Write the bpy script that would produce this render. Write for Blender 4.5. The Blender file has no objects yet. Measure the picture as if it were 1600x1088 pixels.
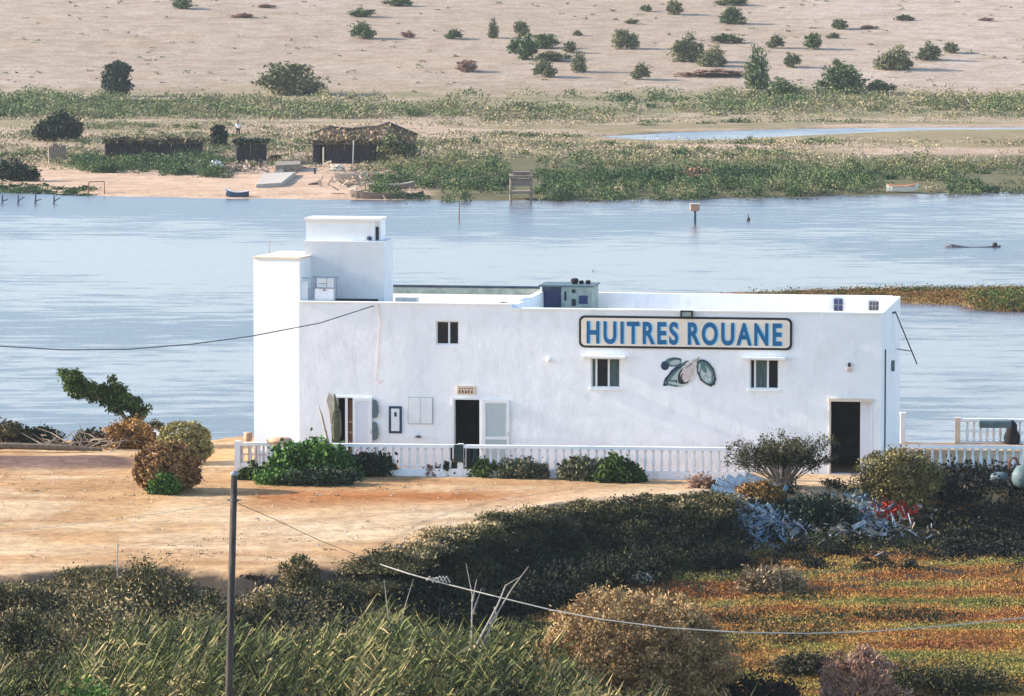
import bpy, math, random
import numpy as np
from mathutils import Vector, Matrix
R = math.radians
random.seed(7); RNG = np.random.default_rng(7)
SC = bpy.context.scene
COL = SC.collection

# ------------------------------------------------------------------ camera, sky, sun
CH, PITCH, FPX = 20.7, R(5.0), 7611.0          # camera height, downward pitch, focal length in photo pixels (1600 wide)
cam_d = bpy.data.cameras.new("camera"); cam = bpy.data.objects.new("camera", cam_d); COL.objects.link(cam)
cam.location = (0, 0, CH); cam.rotation_euler = (math.pi/2 - PITCH, 0, 0)
cam_d.sensor_fit = 'HORIZONTAL'; cam_d.sensor_width = 36.0; cam_d.lens = 36.0 * FPX / 1600.0
cam_d.clip_start = 1.0; cam_d.clip_end = 12000.0
SC.camera = cam
SUN_AZ, SUN_EL = R(8.0), R(22.0)               # sun to the left (-X), a touch behind the house front
sdir = Vector((-math.cos(SUN_AZ)*math.cos(SUN_EL), math.sin(SUN_AZ)*math.cos(SUN_EL), math.sin(SUN_EL)))
ld = bpy.data.lights.new("sun", 'SUN'); ld.energy = 4.4; ld.angle = R(0.5); ld.color = (1.0, 0.90, 0.76)
sun = bpy.data.objects.new("sun", ld); COL.objects.link(sun)
sun.rotation_euler = sdir.to_track_quat('Z', 'Y').to_euler(); sun.location = (-80, 150, 80)
W = bpy.data.worlds.new("World"); SC.world = W; W.use_nodes = True
nt = W.node_tree; bg = nt.nodes['Background']
sky = nt.nodes.new('ShaderNodeTexSky'); sky.sky_type = 'NISHITA'; sky.sun_disc = False
sky.sun_elevation = SUN_EL; sky.sun_rotation = math.atan2(sdir.x, sdir.y); sky.air_density = 1.0; sky.dust_density = 0.6; sky.ozone_density = 2.0
nt.links.new(sky.outputs[0], bg.inputs[0]); bg.inputs[1].default_value = 0.15
SC.view_settings.view_transform = 'Standard'; SC.view_settings.look = 'None'
SC.view_settings.exposure = 1.36; SC.view_settings.gamma = 1.0
SC.cycles.max_bounces = 6; SC.cycles.volume_bounces = 0

# ------------------------------------------------------------------ photo <-> world
SP, CP = math.sin(PITCH), math.cos(PITCH)
def ray(px, py):
    a = (np.asarray(px, float) - 800.0)/FPX; b = (544.0 - np.asarray(py, float))/FPX
    return a, CP + b*SP, -SP + b*CP            # direction x, y, z
def P(px, py, z=0.0):
    dx, dy, dz = ray(px, py); t = (z-CH)/dz
    return dx*t, dy*t
def PV(px, py, z=0.0):
    x, y = P(px, py, z); return Vector((float(x), float(y), z))
def AT(px, py, Y):
    dx, dy, dz = ray(px, py); t = Y/dy
    return Vector((float(dx*t), float(Y), float(CH+dz*t)))
def proj(x, y, z):
    f = y*CP - (z-CH)*SP; u = y*SP + (z-CH)*CP
    return 800 + FPX*x/f, 544 - FPX*u/f
def ss(a, b, x):
    t = np.clip((x-a)/(b-a), 0, 1); return t*t*(3-2*t)

# value noise
_G = RNG.random((256, 256))
def vnoise(x, y):
    xi = np.floor(x).astype(int); yi = np.floor(y).astype(int); fx = x-xi; fy = y-yi
    fx = fx*fx*(3-2*fx); fy = fy*fy*(3-2*fy)
    a = _G[xi & 255, yi & 255]; b = _G[(xi+1) & 255, yi & 255]; c = _G[xi & 255, (yi+1) & 255]; d = _G[(xi+1) & 255, (yi+1) & 255]
    return (a*(1-fx)+b*fx)*(1-fy) + (c*(1-fx)+d*fx)*fy
def fbm(x, y, o=4):
    s = 0; a = .5; t = 0
    for k in range(o):
        s = s + a*vnoise(x*2**k+17*k, y*2**k+5*k); t += a; a *= .5
    return s/t

# ------------------------------------------------------------------ tagging and builders
def tag(o, label=None, cat=None, group=None, kind=None):
    if label: o['label'] = label
    if cat: o['category'] = cat
    if group: o['group'] = group
    if kind: o['kind'] = kind
    return o
def empty(name, label, cat, loc=(0,0,0), rz=0.0, group=None):
    o = bpy.data.objects.new(name, None); COL.objects.link(o); o.location = loc; o.rotation_euler = (0, 0, rz)
    o.empty_display_size = 0.3
    return tag(o, label, cat, group)
class MB:
    def __init__(s): s.v = []; s.f = []
    def add(s, vs, fs):
        n = len(s.v); s.v += [tuple(v) for v in vs]; s.f += [tuple(i+n for i in f) for f in fs]; return s
    def box(s, x0, x1, y0, y1, z0, z1):
        return s.add([(x0,y0,z0),(x1,y0,z0),(x1,y1,z0),(x0,y1,z0),(x0,y0,z1),(x1,y0,z1),(x1,y1,z1),(x0,y1,z1)],
                     [(0,3,2,1),(4,5,6,7),(0,1,5,4),(1,2,6,5),(2,3,7,6),(3,0,4,7)])
    def tube(s, pts, r, n=6, cap=True):
        pts = [Vector(p) for p in pts]; m = len(pts)
        rs = r if isinstance(r, (list, tuple)) else [r]*m
        base = len(s.v)
        for i, p in enumerate(pts):
            d = (pts[min(i+1, m-1)] - pts[max(i-1, 0)]).normalized()
            a = d.orthogonal().normalized() if i == 0 else (pa - d*pa.dot(d)).normalized()
            pa = a; b = d.cross(a)
            for k in range(n):
                t = 2*math.pi*k/n; s.v.append(tuple(p + (a*math.cos(t) + b*math.sin(t))*rs[i]))
        for i in range(m-1):
            for k in range(n):
                k2 = (k+1) % n; s.f.append((base+i*n+k, base+i*n+k2, base+(i+1)*n+k2, base+(i+1)*n+k))
        if cap:
            s.f.append(tuple(base+k for k in reversed(range(n)))); s.f.append(tuple(base+(m-1)*n+k for k in range(n)))
        return s
    def lathe(s, prof, c=(0,0,0), n=12):
        base = len(s.v)
        for (r, z) in prof:
            for k in range(n):
                t = 2*math.pi*k/n; s.v.append((c[0]+r*math.cos(t), c[1]+r*math.sin(t), c[2]+z))
        for i in range(len(prof)-1):
            for k in range(n):
                k2 = (k+1) % n; s.f.append((base+i*n+k, base+i*n+k2, base+(i+1)*n+k2, base+(i+1)*n+k))
        s.f.append(tuple(base+k for k in reversed(range(n)))); s.f.append(tuple(base+(len(prof)-1)*n+k for k in range(n)))
        return s
    def slab(s, poly, y0, y1):                  # polygon in (x, z) given depth y0..y1
        n = len(poly)
        return s.add([(x, y0, z) for x, z in poly] + [(x, y1, z) for x, z in poly],
                     [tuple(range(n)), tuple(reversed(range(n, 2*n)))] + [(i, i+n, (i+1) % n+n, (i+1) % n) for i in range(n)])
    def build(s, name, mat, parent=None, loc=None, rz=0.0, smooth=False, bevel=0.0):
        me = bpy.data.meshes.new(name); me.from_pydata(s.v, [], s.f); me.materials.append(mat)
        if smooth: me.polygons.foreach_set('use_smooth', [True]*len(me.polygons))
        o = bpy.data.objects.new(name, me); COL.objects.link(o)
        if parent: o.parent = parent
        if loc is not None: o.location = loc
        if rz: o.rotation_euler = (0, 0, rz)
        if bevel:
            b = o.modifiers.new('bevel', 'BEVEL'); b.width = bevel; b.segments = 2; b.limit_method = 'ANGLE'
        return o
def npmesh(name, V, F, mat, tint=None):
    me = bpy.data.meshes.new(name); V = np.asarray(V, np.float32); F = np.asarray(F, np.int32); k = F.shape[1]
    me.vertices.add(len(V)); me.vertices.foreach_set('co', V.ravel())
    me.loops.add(F.size); me.loops.foreach_set('vertex_index', F.ravel())
    me.polygons.add(len(F)); me.polygons.foreach_set('loop_start', np.arange(0, F.size, k, dtype=np.int32))
    me.polygons.foreach_set('loop_total', np.full(len(F), k, np.int32))
    me.update(calc_edges=True)
    if tint is not None:
        a = me.attributes.new('tint', 'FLOAT', 'FACE'); a.data.foreach_set('value', np.asarray(tint, np.float32))
    me.materials.append(mat)
    return me
def link(name, me, parent=None, loc=None):
    o = bpy.data.objects.new(name, me); COL.objects.link(o)
    if parent: o.parent = parent
    if loc is not None: o.location = loc
    return o

# ------------------------------------------------------------------ materials
def mk(name):
    m = bpy.data.materials.new(name); m.use_nodes = True
    return m, m.node_tree, m.node_tree.nodes['Principled BSDF']
def N(t, kind, **kw):
    n = t.nodes.new(kind)
    for k, v in kw.items(): setattr(n, k, v)
    return n
def lin(c): return tuple(((v/255.0)/12.92 if v/255.0 <= .04045 else ((v/255.0+.055)/1.055)**2.4) for v in c)
def ramp(t, fac, cols, pos=None):
    r = N(t, 'ShaderNodeValToRGB'); cr = r.color_ramp; n = len(cols)
    while len(cr.elements) < n: cr.elements.new(.5)
    for i, c in enumerate(cols):
        cr.elements[i].position = pos[i] if pos else i/(n-1)
        cr.elements[i].color = (*c, 1)
    t.links.new(fac, r.inputs[0]); return r.outputs[0]
def noise(t, scale, detail=4, rough=.6, vec=None, stretch=None):
    n = N(t, 'ShaderNodeTexNoise'); n.inputs['Scale'].default_value = scale; n.inputs['Detail'].default_value = detail; n.inputs['Roughness'].default_value = rough
    tc = N(t, 'ShaderNodeTexCoord'); src = tc.outputs['Object']
    if stretch:
        mp = N(t, 'ShaderNodeMapping'); mp.inputs['Scale'].default_value = stretch; t.links.new(src, mp.inputs[0]); src = mp.outputs[0]
    t.links.new(src, n.inputs['Vector']); return n.outputs[0]
def surf(name, c1, c2, scale=3.0, rough=.8, bump=0.0, bscale=None, stretch=None, spec=.3, metal=0.0, lo=.35, hi=.65):
    m, t, b = mk(name)
    b.inputs['Roughness'].default_value = rough; b.inputs['Specular IOR Level'].default_value = spec; b.inputs['Metallic'].default_value = metal
    nz = noise(t, scale, 6, .65, stretch=stretch)
    t.links.new(ramp(t, nz, [c1, c2], [lo, hi]), b.inputs['Base Color'])
    if bump:
        bp = N(t, 'ShaderNodeBump'); bp.inputs['Distance'].default_value = bump; bp.inputs['Strength'].default_value = 1.0
        t.links.new(noise(t, bscale or scale*3, 6, .6, stretch=stretch), bp.inputs['Height']); t.links.new(bp.outputs[0], b.inputs['Normal'])
    return m
def plaster(name, base, dirt, bump=.02):
    m, t, b = mk(name); b.inputs['Roughness'].default_value = .85; b.inputs['Specular IOR Level'].default_value = .2
    n1 = noise(t, .7, 6, .7); n2 = noise(t, 2.2, 8, .7, stretch=(1, 1, .35)); n3 = noise(t, 9, 5, .7)
    c1 = ramp(t, n2, [dirt, base], [.30, .48])
    mx = N(t, 'ShaderNodeMix', data_type='RGBA', blend_type='MULTIPLY'); mx.inputs[0].default_value = 1
    t.links.new(c1, mx.inputs[6]); t.links.new(ramp(t, n1, [(.93, .93, .93), (1, 1, 1)], [.35, .6]), mx.inputs[7])
    mz = N(t, 'ShaderNodeMix', data_type='RGBA', blend_type='MULTIPLY'); mz.inputs[0].default_value = 1; t.links.new(mx.outputs[2], mz.inputs[6])
    t.links.new(ramp(t, noise(t, 1.6, 7, .75, stretch=(1.3, 1, .22)), [(.955, .95, .94), (1, 1, 1)], [.34, .46]), mz.inputs[7]); t.links.new(mz.outputs[2], b.inputs['Base Color'])
    ad = N(t, 'ShaderNodeMath', operation='MULTIPLY_ADD'); t.links.new(n3, ad.inputs[0]); ad.inputs[1].default_value = .22; t.links.new(noise(t, 1.1, 4, .55), ad.inputs[2])
    bp = N(t, 'ShaderNodeBump'); bp.inputs['Distance'].default_value = bump; bp.inputs['Strength'].default_value = 1.0
    t.links.new(ad.outputs[0], bp.inputs['Height']); t.links.new(bp.outputs[0], b.inputs['Normal'])
    return m
def leafmat(name, cols, rough=.75, trans=.0):
    m, t, b = mk(name); b.inputs['Roughness'].default_value = rough; b.inputs['Specular IOR Level'].default_value = .15
    at = N(t, 'ShaderNodeAttribute'); at.attribute_name = 'tint'
    col = ramp(t, at.outputs['Fac'], cols)
    t.links.new(col, b.inputs['Base Color'])
    if trans:
        tr = N(t, 'ShaderNodeBsdfTranslucent'); t.links.new(col, tr.inputs[0]); ms = N(t, 'ShaderNodeMixShader'); ms.inputs[0].default_value = trans
        t.links.new(b.outputs[0], ms.inputs[1]); t.links.new(tr.outputs[0], ms.inputs[2]); t.links.new(ms.outputs[0], t.nodes['Material Output'].inputs[0])
    return m
M = {}
M['plaster'] = plaster('white_plaster', (.88, .865, .87), (.78, .77, .76), .035)
M['plaster2'] = plaster('bright_plaster', (.82, .83, .84), (.78, .79, .80), .006)
M['plaster3'] = plaster('shaded_plaster', (.70, .70, .71), (.62, .62, .63), .015)  # white plaster greyed so the stair tower looks shaded
M['deck'] = surf('roof_deck', (.62, .55, .47), (.72, .68, .62), 1.2, .9, .01)
M['coping'] = surf('dark_coping', (.02, .03, .06), (.05, .07, .10), 2, .6)
M['greenwall'] = surf('grey_green_render', (.22, .28, .25), (.40, .43, .38), 3, .9)  # grey-green; the back wall's inner shade is in the colour
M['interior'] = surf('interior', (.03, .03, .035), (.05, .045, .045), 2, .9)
M['lit_cap'] = surf('sunlit_cap', (.74, .68, .62), (.80, .75, .70), 3, .8)  # warm sunlight on the tower top put into the colour
M['frame'] = surf('white_frame', (.78, .78, .78), (.72, .72, .72), 4, .5)
M['cream'] = surf('cream_stone', (.72, .60, .48), (.62, .50, .38), 6, .8)
def glassmat(name, c, rough=.08):
    m, t, b = mk(name); b.inputs['Base Color'].default_value = (*c, 1); b.inputs['Roughness'].default_value = rough; b.inputs['Specular IOR Level'].default_value = .5
    return m
M['glass'] = glassmat('dark_glass', (.008, .010, .016), .15)
M['glass_teal'] = surf('curtained_glass', (.02, .05, .06), (.10, .14, .14), 5, .15, stretch=(6, 1, .3), spec=.5)
M['screen'] = surf('screen_panel', (.40, .46, .46), (.50, .55, .54), 6, .5, stretch=(10, 1, .3))
M['curtain'] = surf('white_curtain', (.66, .66, .72), (.72, .72, .78), 5, .9, stretch=(6, 1, .2))
M['signcream'] = surf('sign_cream', (.78, .66, .54), (.84, .72, .60), 4, .6)
M['black'] = surf('black_paint', (.012, .010, .012), (.02, .018, .022), 5, .5)
M['blue'] = surf('sign_blue', (.004, .10, .24), (.006, .13, .30), 4, .5)
M['lightblue'] = surf('sign_light_blue', (.22, .55, .80), (.28, .62, .85), 4, .5)
M['navy'] = surf('navy_paint', (.01, .03, .07), (.02, .05, .10), 6, .5)
M['greymetal'] = surf('grey_metal', (.25, .26, .28), (.34, .35, .37), 8, .45, metal=.5)
M['darkmetal'] = surf('dark_metal', (.03, .035, .045), (.06, .065, .08), 8, .5)
M['wood'] = surf('brown_wood', (.16, .06, .03), (.28, .12, .06), 5, .7, stretch=(1, 1, 4))
M['oldwood'] = surf('weathered_wood', (.16, .12, .09), (.30, .24, .19), 8, .9, .01, stretch=(1, 1, .3))
M['wattle'] = surf('dark_wattle', (.018, .016, .020), (.06, .05, .05), 4, .95, .06, stretch=(3, 3, .6))
M['thatch'] = surf('dry_thatch', (.12, .09, .07), (.24, .19, .14), 3, .95, .06)
M['pole'] = surf('pole_wood', (.02, .018, .018), (.09, .07, .06), 9, .85, .01, stretch=(1, 1, .15))
M['rope'] = surf('pale_rope', (.42, .38, .34), (.55, .50, .44), 9, .9)
M['cable'] = surf('grey_cable', (.06, .08, .11), (.10, .12, .15), 9, .7)
M['terracotta'] = surf('terracotta', (.50, .25, .16), (.62, .36, .24), 6, .8)
M['cloth'] = surf('dark_green_cloth', (.01, .03, .03), (.03, .06, .055), 8, .95, .01)
M['clothblack'] = surf('black_cloth', (.008, .008, .012), (.02, .02, .025), 8, .95, .01)
M['white'] = surf('white_paint', (.74, .74, .76), (.82, .82, .82), 5, .6)
M['pink'] = surf('pinkish_paint', (.55, .40, .38), (.62, .48, .44), 5, .8)
M['teal'] = surf('teal_mural', (.05, .11, .115), (.15, .23, .22), 14, .8)
M['tealpale'] = surf('pale_teal_mural', (.30, .38, .36), (.50, .56, .53), 16, .8)
M['oyster'] = surf('oyster_flesh', (.52, .42, .40), (.66, .58, .54), 14, .8)
M['shellrim'] = surf('shell_rim', (.015, .02, .03), (.04, .05, .06), 14, .8)
M['solar'] = surf('blue_panel', (.008, .02, .09), (.015, .04, .14), 3, .2, spec=.6)
M['orangeboat'] = surf('orange_hull', (.60, .22, .10), (.70, .30, .16), 5, .6)
M['paleboat'] = surf('pale_hull', (.62, .56, .48), (.74, .70, .62), 5, .6)
M['blueboat'] = surf('blue_hull', (.02, .05, .10), (.04, .08, .15), 5, .5)
M['rust'] = surf('rusty_metal', (.14, .06, .035), (.24, .11, .06), 8, .85)
M['red'] = surf('red_net', (.35, .02, .01), (.55, .05, .02), 10, .8, .02)
M['skin'] = surf('skin', (.20, .11, .07), (.24, .13, .09), 8, .6)
M['shirt'] = surf('white_shirt', (.72, .72, .74), (.80, .80, .80), 8, .9)
M['trousers'] = surf('dark_trousers', (.015, .018, .03), (.03, .035, .05), 8, .9)
M['dish'] = surf('grey_green_metal', (.06, .10, .11), (.12, .17, .18), 4, .6)  # darkened so the things at the right edge look shaded
M['bark'] = surf('bark', (.10, .07, .05), (.20, .15, .11), 10, .9, .01)
M['palebark'] = surf('pale_branch', (.30, .25, .21), (.45, .39, .33), 10, .9)
M['cactus'] = surf('cactus_skin', (.05, .06, .03), (.14, .13, .07), 4, .7, .02, stretch=(1, 1, 3))
M['stone'] = surf('bleached_stone', (.35, .29, .24), (.52, .45, .38), 4, .9, .03)
# foliage
M['f_hedgewarm'] = leafmat('warm_hedge_foliage', [(.06, .032, .016), (.22, .115, .045), (.44, .29, .12)])
M['f_hay'] = leafmat('hay_foliage', [(.11, .06, .025), (.30, .19, .085), (.56, .39, .19)])
M['f_green'] = leafmat('green_foliage', [(.018, .035, .012), (.05, .085, .022), (.10, .14, .035)])
M['f_bright'] = leafmat('bright_green_foliage', [(.02, .06, .012), (.05, .12, .02), (.12, .22, .04)])
M['f_dark'] = leafmat('dark_green_foliage', [(.008, .016, .014), (.02, .034, .022), (.045, .065, .030)])
M['f_field'] = leafmat('field_bush_foliage', [(.06, .075, .045), (.13, .14, .065), (.26, .23, .12)])
M['f_fieldgreen'] = leafmat('field_green_foliage', [(.035, .065, .035), (.09, .13, .05), (.20, .22, .09)])
M['f_dry'] = leafmat('dry_twig_foliage', [(.11, .07, .04), (.28, .20, .11), (.50, .38, .23)])
M['f_drypink'] = leafmat('pinkish_dry_foliage', [(.14, .07, .05), (.30, .17, .12), (.48, .31, .22)])
M['f_orange'] = leafmat('orange_brown_foliage', [(.09, .05, .018), (.26, .14, .045), (.46, .27, .09)])
M['f_hedge'] = leafmat('clipped_hedge_foliage', [(.05, .040, .018), (.17, .14, .05), (.38, .32, .13)])
M['f_grey'] = leafmat('grey_green_foliage', [(.03, .04, .025), (.10, .11, .06), (.24, .22, .13)])
M['f_belt'] = leafmat('far_marsh_foliage', [(.09, .10, .06), (.25, .21, .12), (.42, .33, .21)])
M['f_beltgreen'] = leafmat('far_green_foliage', [(.012, .04, .014), (.035, .085, .022), (.11, .15, .045), (.22, .19, .09)])
M['f_reed'] = leafmat('reed_foliage', [(.008, .014, .007), (.040, .052, .018), (.15, .16, .045), (.44, .33, .16)])
M['f_scrub'] = leafmat('bank_scrub_foliage', [(.005, .007, .009), (.012, .015, .012), (.028, .032, .020), (.08, .06, .035)])  # dark brush; the bank's shade is also put into these tones
M['f_marsh'] = leafmat('marsh_tuft_foliage', [(.22, .075, .026), (.40, .19, .05), (.30, .25, .065), (.09, .12, .03)])
M['f_brown'] = leafmat('olive_brown_foliage', [(.03, .03, .018), (.09, .075, .04), (.20, .15, .08)])

# ------------------------------------------------------------------ terrain
ZW = -1.5                                      # river level
def interp(x, pts): return np.interp(x, [p[0] for p in pts], [p[1] for p in pts])
E_PLATEAU = [(-400, 905), (0, 900), (200, 880), (420, 890), (600, 872), (700, 840), (800, 812), (900, 790), (1050, 782), (1150, 772), (1300, 764), (1600, 758), (2000, 758)]
FARSHORE = [(-500, 296), (0, 300), (70, 302), (170, 307), (400, 311), (640, 313), (830, 314), (1000, 312), (1200, 309), (1420, 304), (1600, 300), (2100, 294)]
SPIT_N = [(0, 0), (880, 0), (930, 463), (1180, 466), (1400, 474), (1500, 478), (1530, 486), (1600, 487), (2200, 492)]
SPIT_F = [(0, 0), (880, 0), (930, 459), (1180, 458), (1300, 456), (1600, 453), (2200, 452)]
POND = [(935, 212, 212.5), (1000, 209, 218), (1050, 206, 219), (1150, 203, 217), (1250, 200.5, 212), (1350, 199, 207), (1450, 198, 203), (1700, 197.5, 201)]
HILL0 = float(P(800, 150, -1.15)[1])
def heights(x, y):
    x = np.asarray(x, float); y = np.asarray(y, float)
    px, py = proj(x, np.maximum(y, 20), 0.0)
    n1 = fbm(x*.25, y*.25, 4)-.5; n2 = fbm(x*1.1+50, y*1.1, 3)-.5
    # near land
    ye = P(px, interp(px, E_PLATEAU), 0.0)[1] + n1*2.2
    low = ss(0, 5.5, ye - y)
    marsh = -1.75 + .25*n1 + .16*n2
    reed = ss(150, 135, y)*-.3
    z = (1-low)*(.05*n1 + .03*n2) + low*(marsh+reed)
    z += .18*np.exp(-((ye-y+.6)/1.1)**2)*(.4+fbm(x*.5, y*.5, 3))*ss(560, 700, px)*ss(1180, 1080, px)      # rim berm
    z += .32*np.exp(-((py-722)/6.0)**2)*ss(225, 150, px)*(.5+n1)                                              # earth bank at the left
    z += .10*n1*ss(700, 600, px)
    shore = 194.0 + 3.0*ss(-13, -9, x)*ss(16.5, 14, x) - .8*ss(14, 16.5, x) + 1.2*n1
    dep = ss(0, 3.2, y - shore)
    z = z*(1-dep) + dep*(-3.4)
    # spit
    pw, _ = proj(x, np.maximum(y, 20), ZW)
    sn = np.where(pw > 905, P(pw, interp(pw, SPIT_N), ZW)[1], 1e5); sf = np.where(pw > 905, P(pw, interp(pw, SPIT_F), ZW)[1], 0)
    sm = np.minimum(y - sn + n1*2, sf - y + n1*2)
    z = np.where((y > 225) & (y < 345), np.maximum(z, -3.4 + 2.0*ss(-1.5, .6, sm) + .25*ss(.5, 3, sm) + .10*n2*ss(0, 2, sm)), z)
    # far land
    fy = P(pw, interp(pw, FARSHORE), ZW)[1]
    far = -3.0 + 1.5*ss(-6, 0, y-fy+n1*1.5) + .32*ss(0, 5, y-fy) + .10*n1 + .03*n2
    pz, qz = proj(x, np.maximum(y, 20), -1.2)
    pn = np.interp(pz, [p[0] for p in POND], [p[2] for p in POND]); pf = np.interp(pz, [p[0] for p in POND], [p[1] for p in POND])
    pd = np.minimum(qz-pf, pn-qz)
    far = far - .55*ss(-.4, .6, pd + .8*n1)*ss(925, 945, pz)
    hh = np.maximum(y-HILL0, 0); far = far + .10*np.minimum(hh, 130) + .03*np.clip(hh-130, 0, 100) + .002*np.clip(hh-230, 0, 3000) + ss(0, 40, hh)*1.0*(fbm(x*.02, y*.02, 3)-.5)
    z = np.where(y > 350, far, z)
    return z
def Hz(x, y): return float(heights(np.array([x]), np.array([y]))[0])
_TY = np.exp(np.linspace(math.log(100), math.log(1500), 4000))
def hit(px, py):                                # where the photo pixel's ray meets the terrain
    dx, dy, dz = ray(px, py); t = _TY/dy; zz = CH + dz*t
    g = heights(dx*t, _TY); k = int(np.argmax(zz <= g))
    if k == 0: k = len(_TY)-1
    return Vector((float(dx*t[k]), float(_TY[k]), float(g[k])))
def pxm(y): return FPX/(y*CP + CH*SP)           # photo pixels per metre at distance y

ys = list(np.exp(np.linspace(math.log(60), math.log(1500), 1060))) + [1700, 2100, 2800, 4000, 6000, 9000]
ys = [5, 20, 35, 50] + ys
ys = np.array(ys); ns = 420
sx = np.linspace(-1, 1, ns)
Yg = np.repeat(ys[:, None], ns, 1); Xg = sx[None, :]*np.maximum(46, ys*.16+12)[:, None]*1.0
Xg = Xg*(1+ .9*np.abs(sx[None, :])**6)
Zg = heights(Xg, Yg)
Zg[-1, :] = 60
idx = np.arange(len(ys)*ns).reshape(len(ys), ns)
Fg = np.stack([idx[:-1, :-1], idx[:-1, 1:], idx[1:, 1:], idx[1:, :-1]], -1).reshape(-1, 4)
Xf, Yf, Zf = Xg.ravel(), Yg.ravel(), Zg.ravel()
def zone_colour(x, y, z):
    px, py = proj(x, y, 0.0)
    n = fbm(x*.35, y*.35, 5); n3 = fbm(x*1.3+9, y*.9, 4); nl = fbm(x*.12, y*.9, 4)
    def C(c): return np.array(c)[None, :]
    def mix(a, b, w): w = np.clip(w, 0, 1)[:, None]; return a*(1-w)+b*w
    sand = mix(C((.46, .28, .135)) + 0*x[:, None], C((.56, .40, .24)), ss(.35, .65, n))
    sand = mix(sand, C((.40, .22, .10)), .75*ss(.48, .66, nl))
    road = np.exp(-((py-(842 - (px-300)*.085))/26.0)**2)*ss(150, 500, px)
    sand = mix(sand, C((.60, .46, .31)), .75*road)
    for q_ in (-10, 9, 30): sand = mix(sand, C((.40, .25, .13)), .5*np.exp(-((py-(840+q_ - (px-300)*.085))/2.4)**2)*ss(60, 300, px)*ss(.3, .5, n3+.05))
    red = np.exp(-((py-776)/11.0)**2)*ss(360, 420, px)*ss(960, 700, px)
    sand = mix(sand, C((.36, .14, .045)), red*ss(.25, .5, n3+.1)*1.0)
    pave = ss(712, 735, py)*ss(900, 600, py)*0
    shade_band = np.exp(-((py-724)/9.0)**4)*ss(235, 190, px)
    sand = mix(sand, C((.15, .09, .075)), shade_band*.95)  # shaded strip along the left earth bank, painted into the soil
    marsh = mix(C((.20, .085, .03)) + 0*x[:, None], C((.17, .12, .03)), ss(.42, .6, nl))
    marsh = mix(marsh, C((.085, .10, .022)), ss(.55, .70, fbm(x*.10+31, y*.5, 4)))
    marsh = mix(marsh, C((.045, .032, .02)), ss(.60, .72, n3))
    scrub = mix(C((.030, .026, .022)) + 0*x[:, None], C((.07, .055, .04)), ss(.4, .7, n))  # dark brushy ground with the bank's shade put into the colour
    pe = interp(px, E_PLATEAU)
    c = sand
    low = ss(-1, 3, py - pe - 3 + 16*(n-.5) + 14*(n3-.5)); c = mix(c, scrub, low)
    # marsh beyond the foot of the bank
    foot = interp(px, [(-400, 1300), (700, 1000), (850, 940), (1000, 890), (1150, 862), (1300, 842), (1450, 822), (1600, 812), (2200, 800)])
    c = mix(c, marsh, ss(0, 16, py-foot + 24*(n-.5)))
    c = mix(c, C((.38, .26, .19)), ss(1062, 1072, py)*ss(1180, 1240, px)*ss(1095, 1080, py))
    shorebed = C((.30, .24, .18)) + 0*x[:, None]
    c = mix(c, shorebed, ss(194, 196, y))
    # spit
    sp = mix(C((.30, .13, .055)) + 0*x[:, None], C((.20, .16, .07)), ss(.42, .62, fbm(x*.3, y*.5, 4)))
    c = mix(c, sp, ((y > 225) & (y < 345))*1.0)
    # far side
    qx, qy = proj(x, y, -1.2)
    beach = mix(C((.50, .35, .245)) + 0*x[:, None], C((.13, .12, .06)), ss(640, 700, qx))
    flat = mix(C((.44, .32, .24)) + 0*x[:, None], C((.26, .21, .12)), ss(.40, .60, fbm(x*.05+3, y*.09, 5)))
    flat = mix(flat, C((.16, .16, .075)), .8*np.exp(-((qy-170)/22.0)**2)*ss(.35, .6, n+.1))
    field = mix(C((.41, .33, .27)) + 0*x[:, None], C((.35, .275, .21)), ss(.4, .6, fbm(x*.012, y*.012, 4)))
    field = mix(field, C((.34, .26, .18)), .6*ss(.6, .7, fbm(x*.06, y*.4, 4)))
    c2 = mix(beach, flat, ss(262, 250, qy + (n-.5)*8 + 14*ss(600, 800, qx)))
    c2 = mix(c2, field, ss(152, 144, qy + (n-.5)*6))
    c2 = mix(c2, C((.36, .22, .16)), .8*ss(1300, 1600, qx)*ss(60, 0, qy))
    c = mix(c, c2, (y > 350)*1.0)
    return np.clip(c, .005, 1)
me = npmesh('ground', np.stack([Xf, Yf, Zf], 1), Fg, bpy.data.materials.new('tmp'))
ca = me.attributes.new('soil', 'FLOAT_COLOR', 'POINT')
cc = np.ones((len(Xf), 4), np.float32); cc[:, :3] = zone_colour(Xf, Yf, Zf); ca.data.foreach_set('color', cc.ravel())
me.polygons.foreach_set('use_smooth', np.ones(len(me.polygons), bool))
gm, t, b = mk('soil'); b.inputs['Roughness'].default_value = .95; b.inputs['Specular IOR Level'].default_value = .1
at = N(t, 'ShaderNodeAttribute'); at.attribute_name = 'soil'
mx = N(t, 'ShaderNodeMix', data_type='RGBA', blend_type='MULTIPLY'); mx.inputs[0].default_value = 1
mx2 = N(t, 'ShaderNodeMix', data_type='RGBA', blend_type='MULTIPLY'); mx2.inputs[0].default_value = 1
t.links.new(at.outputs['Color'], mx.inputs[6]); t.links.new(ramp(t, noise(t, 2.2, 8, .7), [(.72, .68, .64), (1.12, 1.12, 1.12)], [.36, .62]), mx.inputs[7])
t.links.new(mx.outputs[2], mx2.inputs[6]); t.links.new(ramp(t, noise(t, .35, 6, .7, stretch=(.8, 1.1, 1)), [(.82, .78, .74), (1.1, 1.1, 1.1)], [.38, .6]), mx2.inputs[7])
t.links.new(mx2.outputs[2], b.inputs['Base Color'])
bp = N(t, 'ShaderNodeBump'); bp.inputs['Distance'].default_value = .05; t.links.new(noise(t, 3.0, 8, .7), bp.inputs['Height']); t.links.new(bp.outputs[0], b.inputs['Normal'])
me.materials.clear(); me.materials.append(gm)
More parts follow.
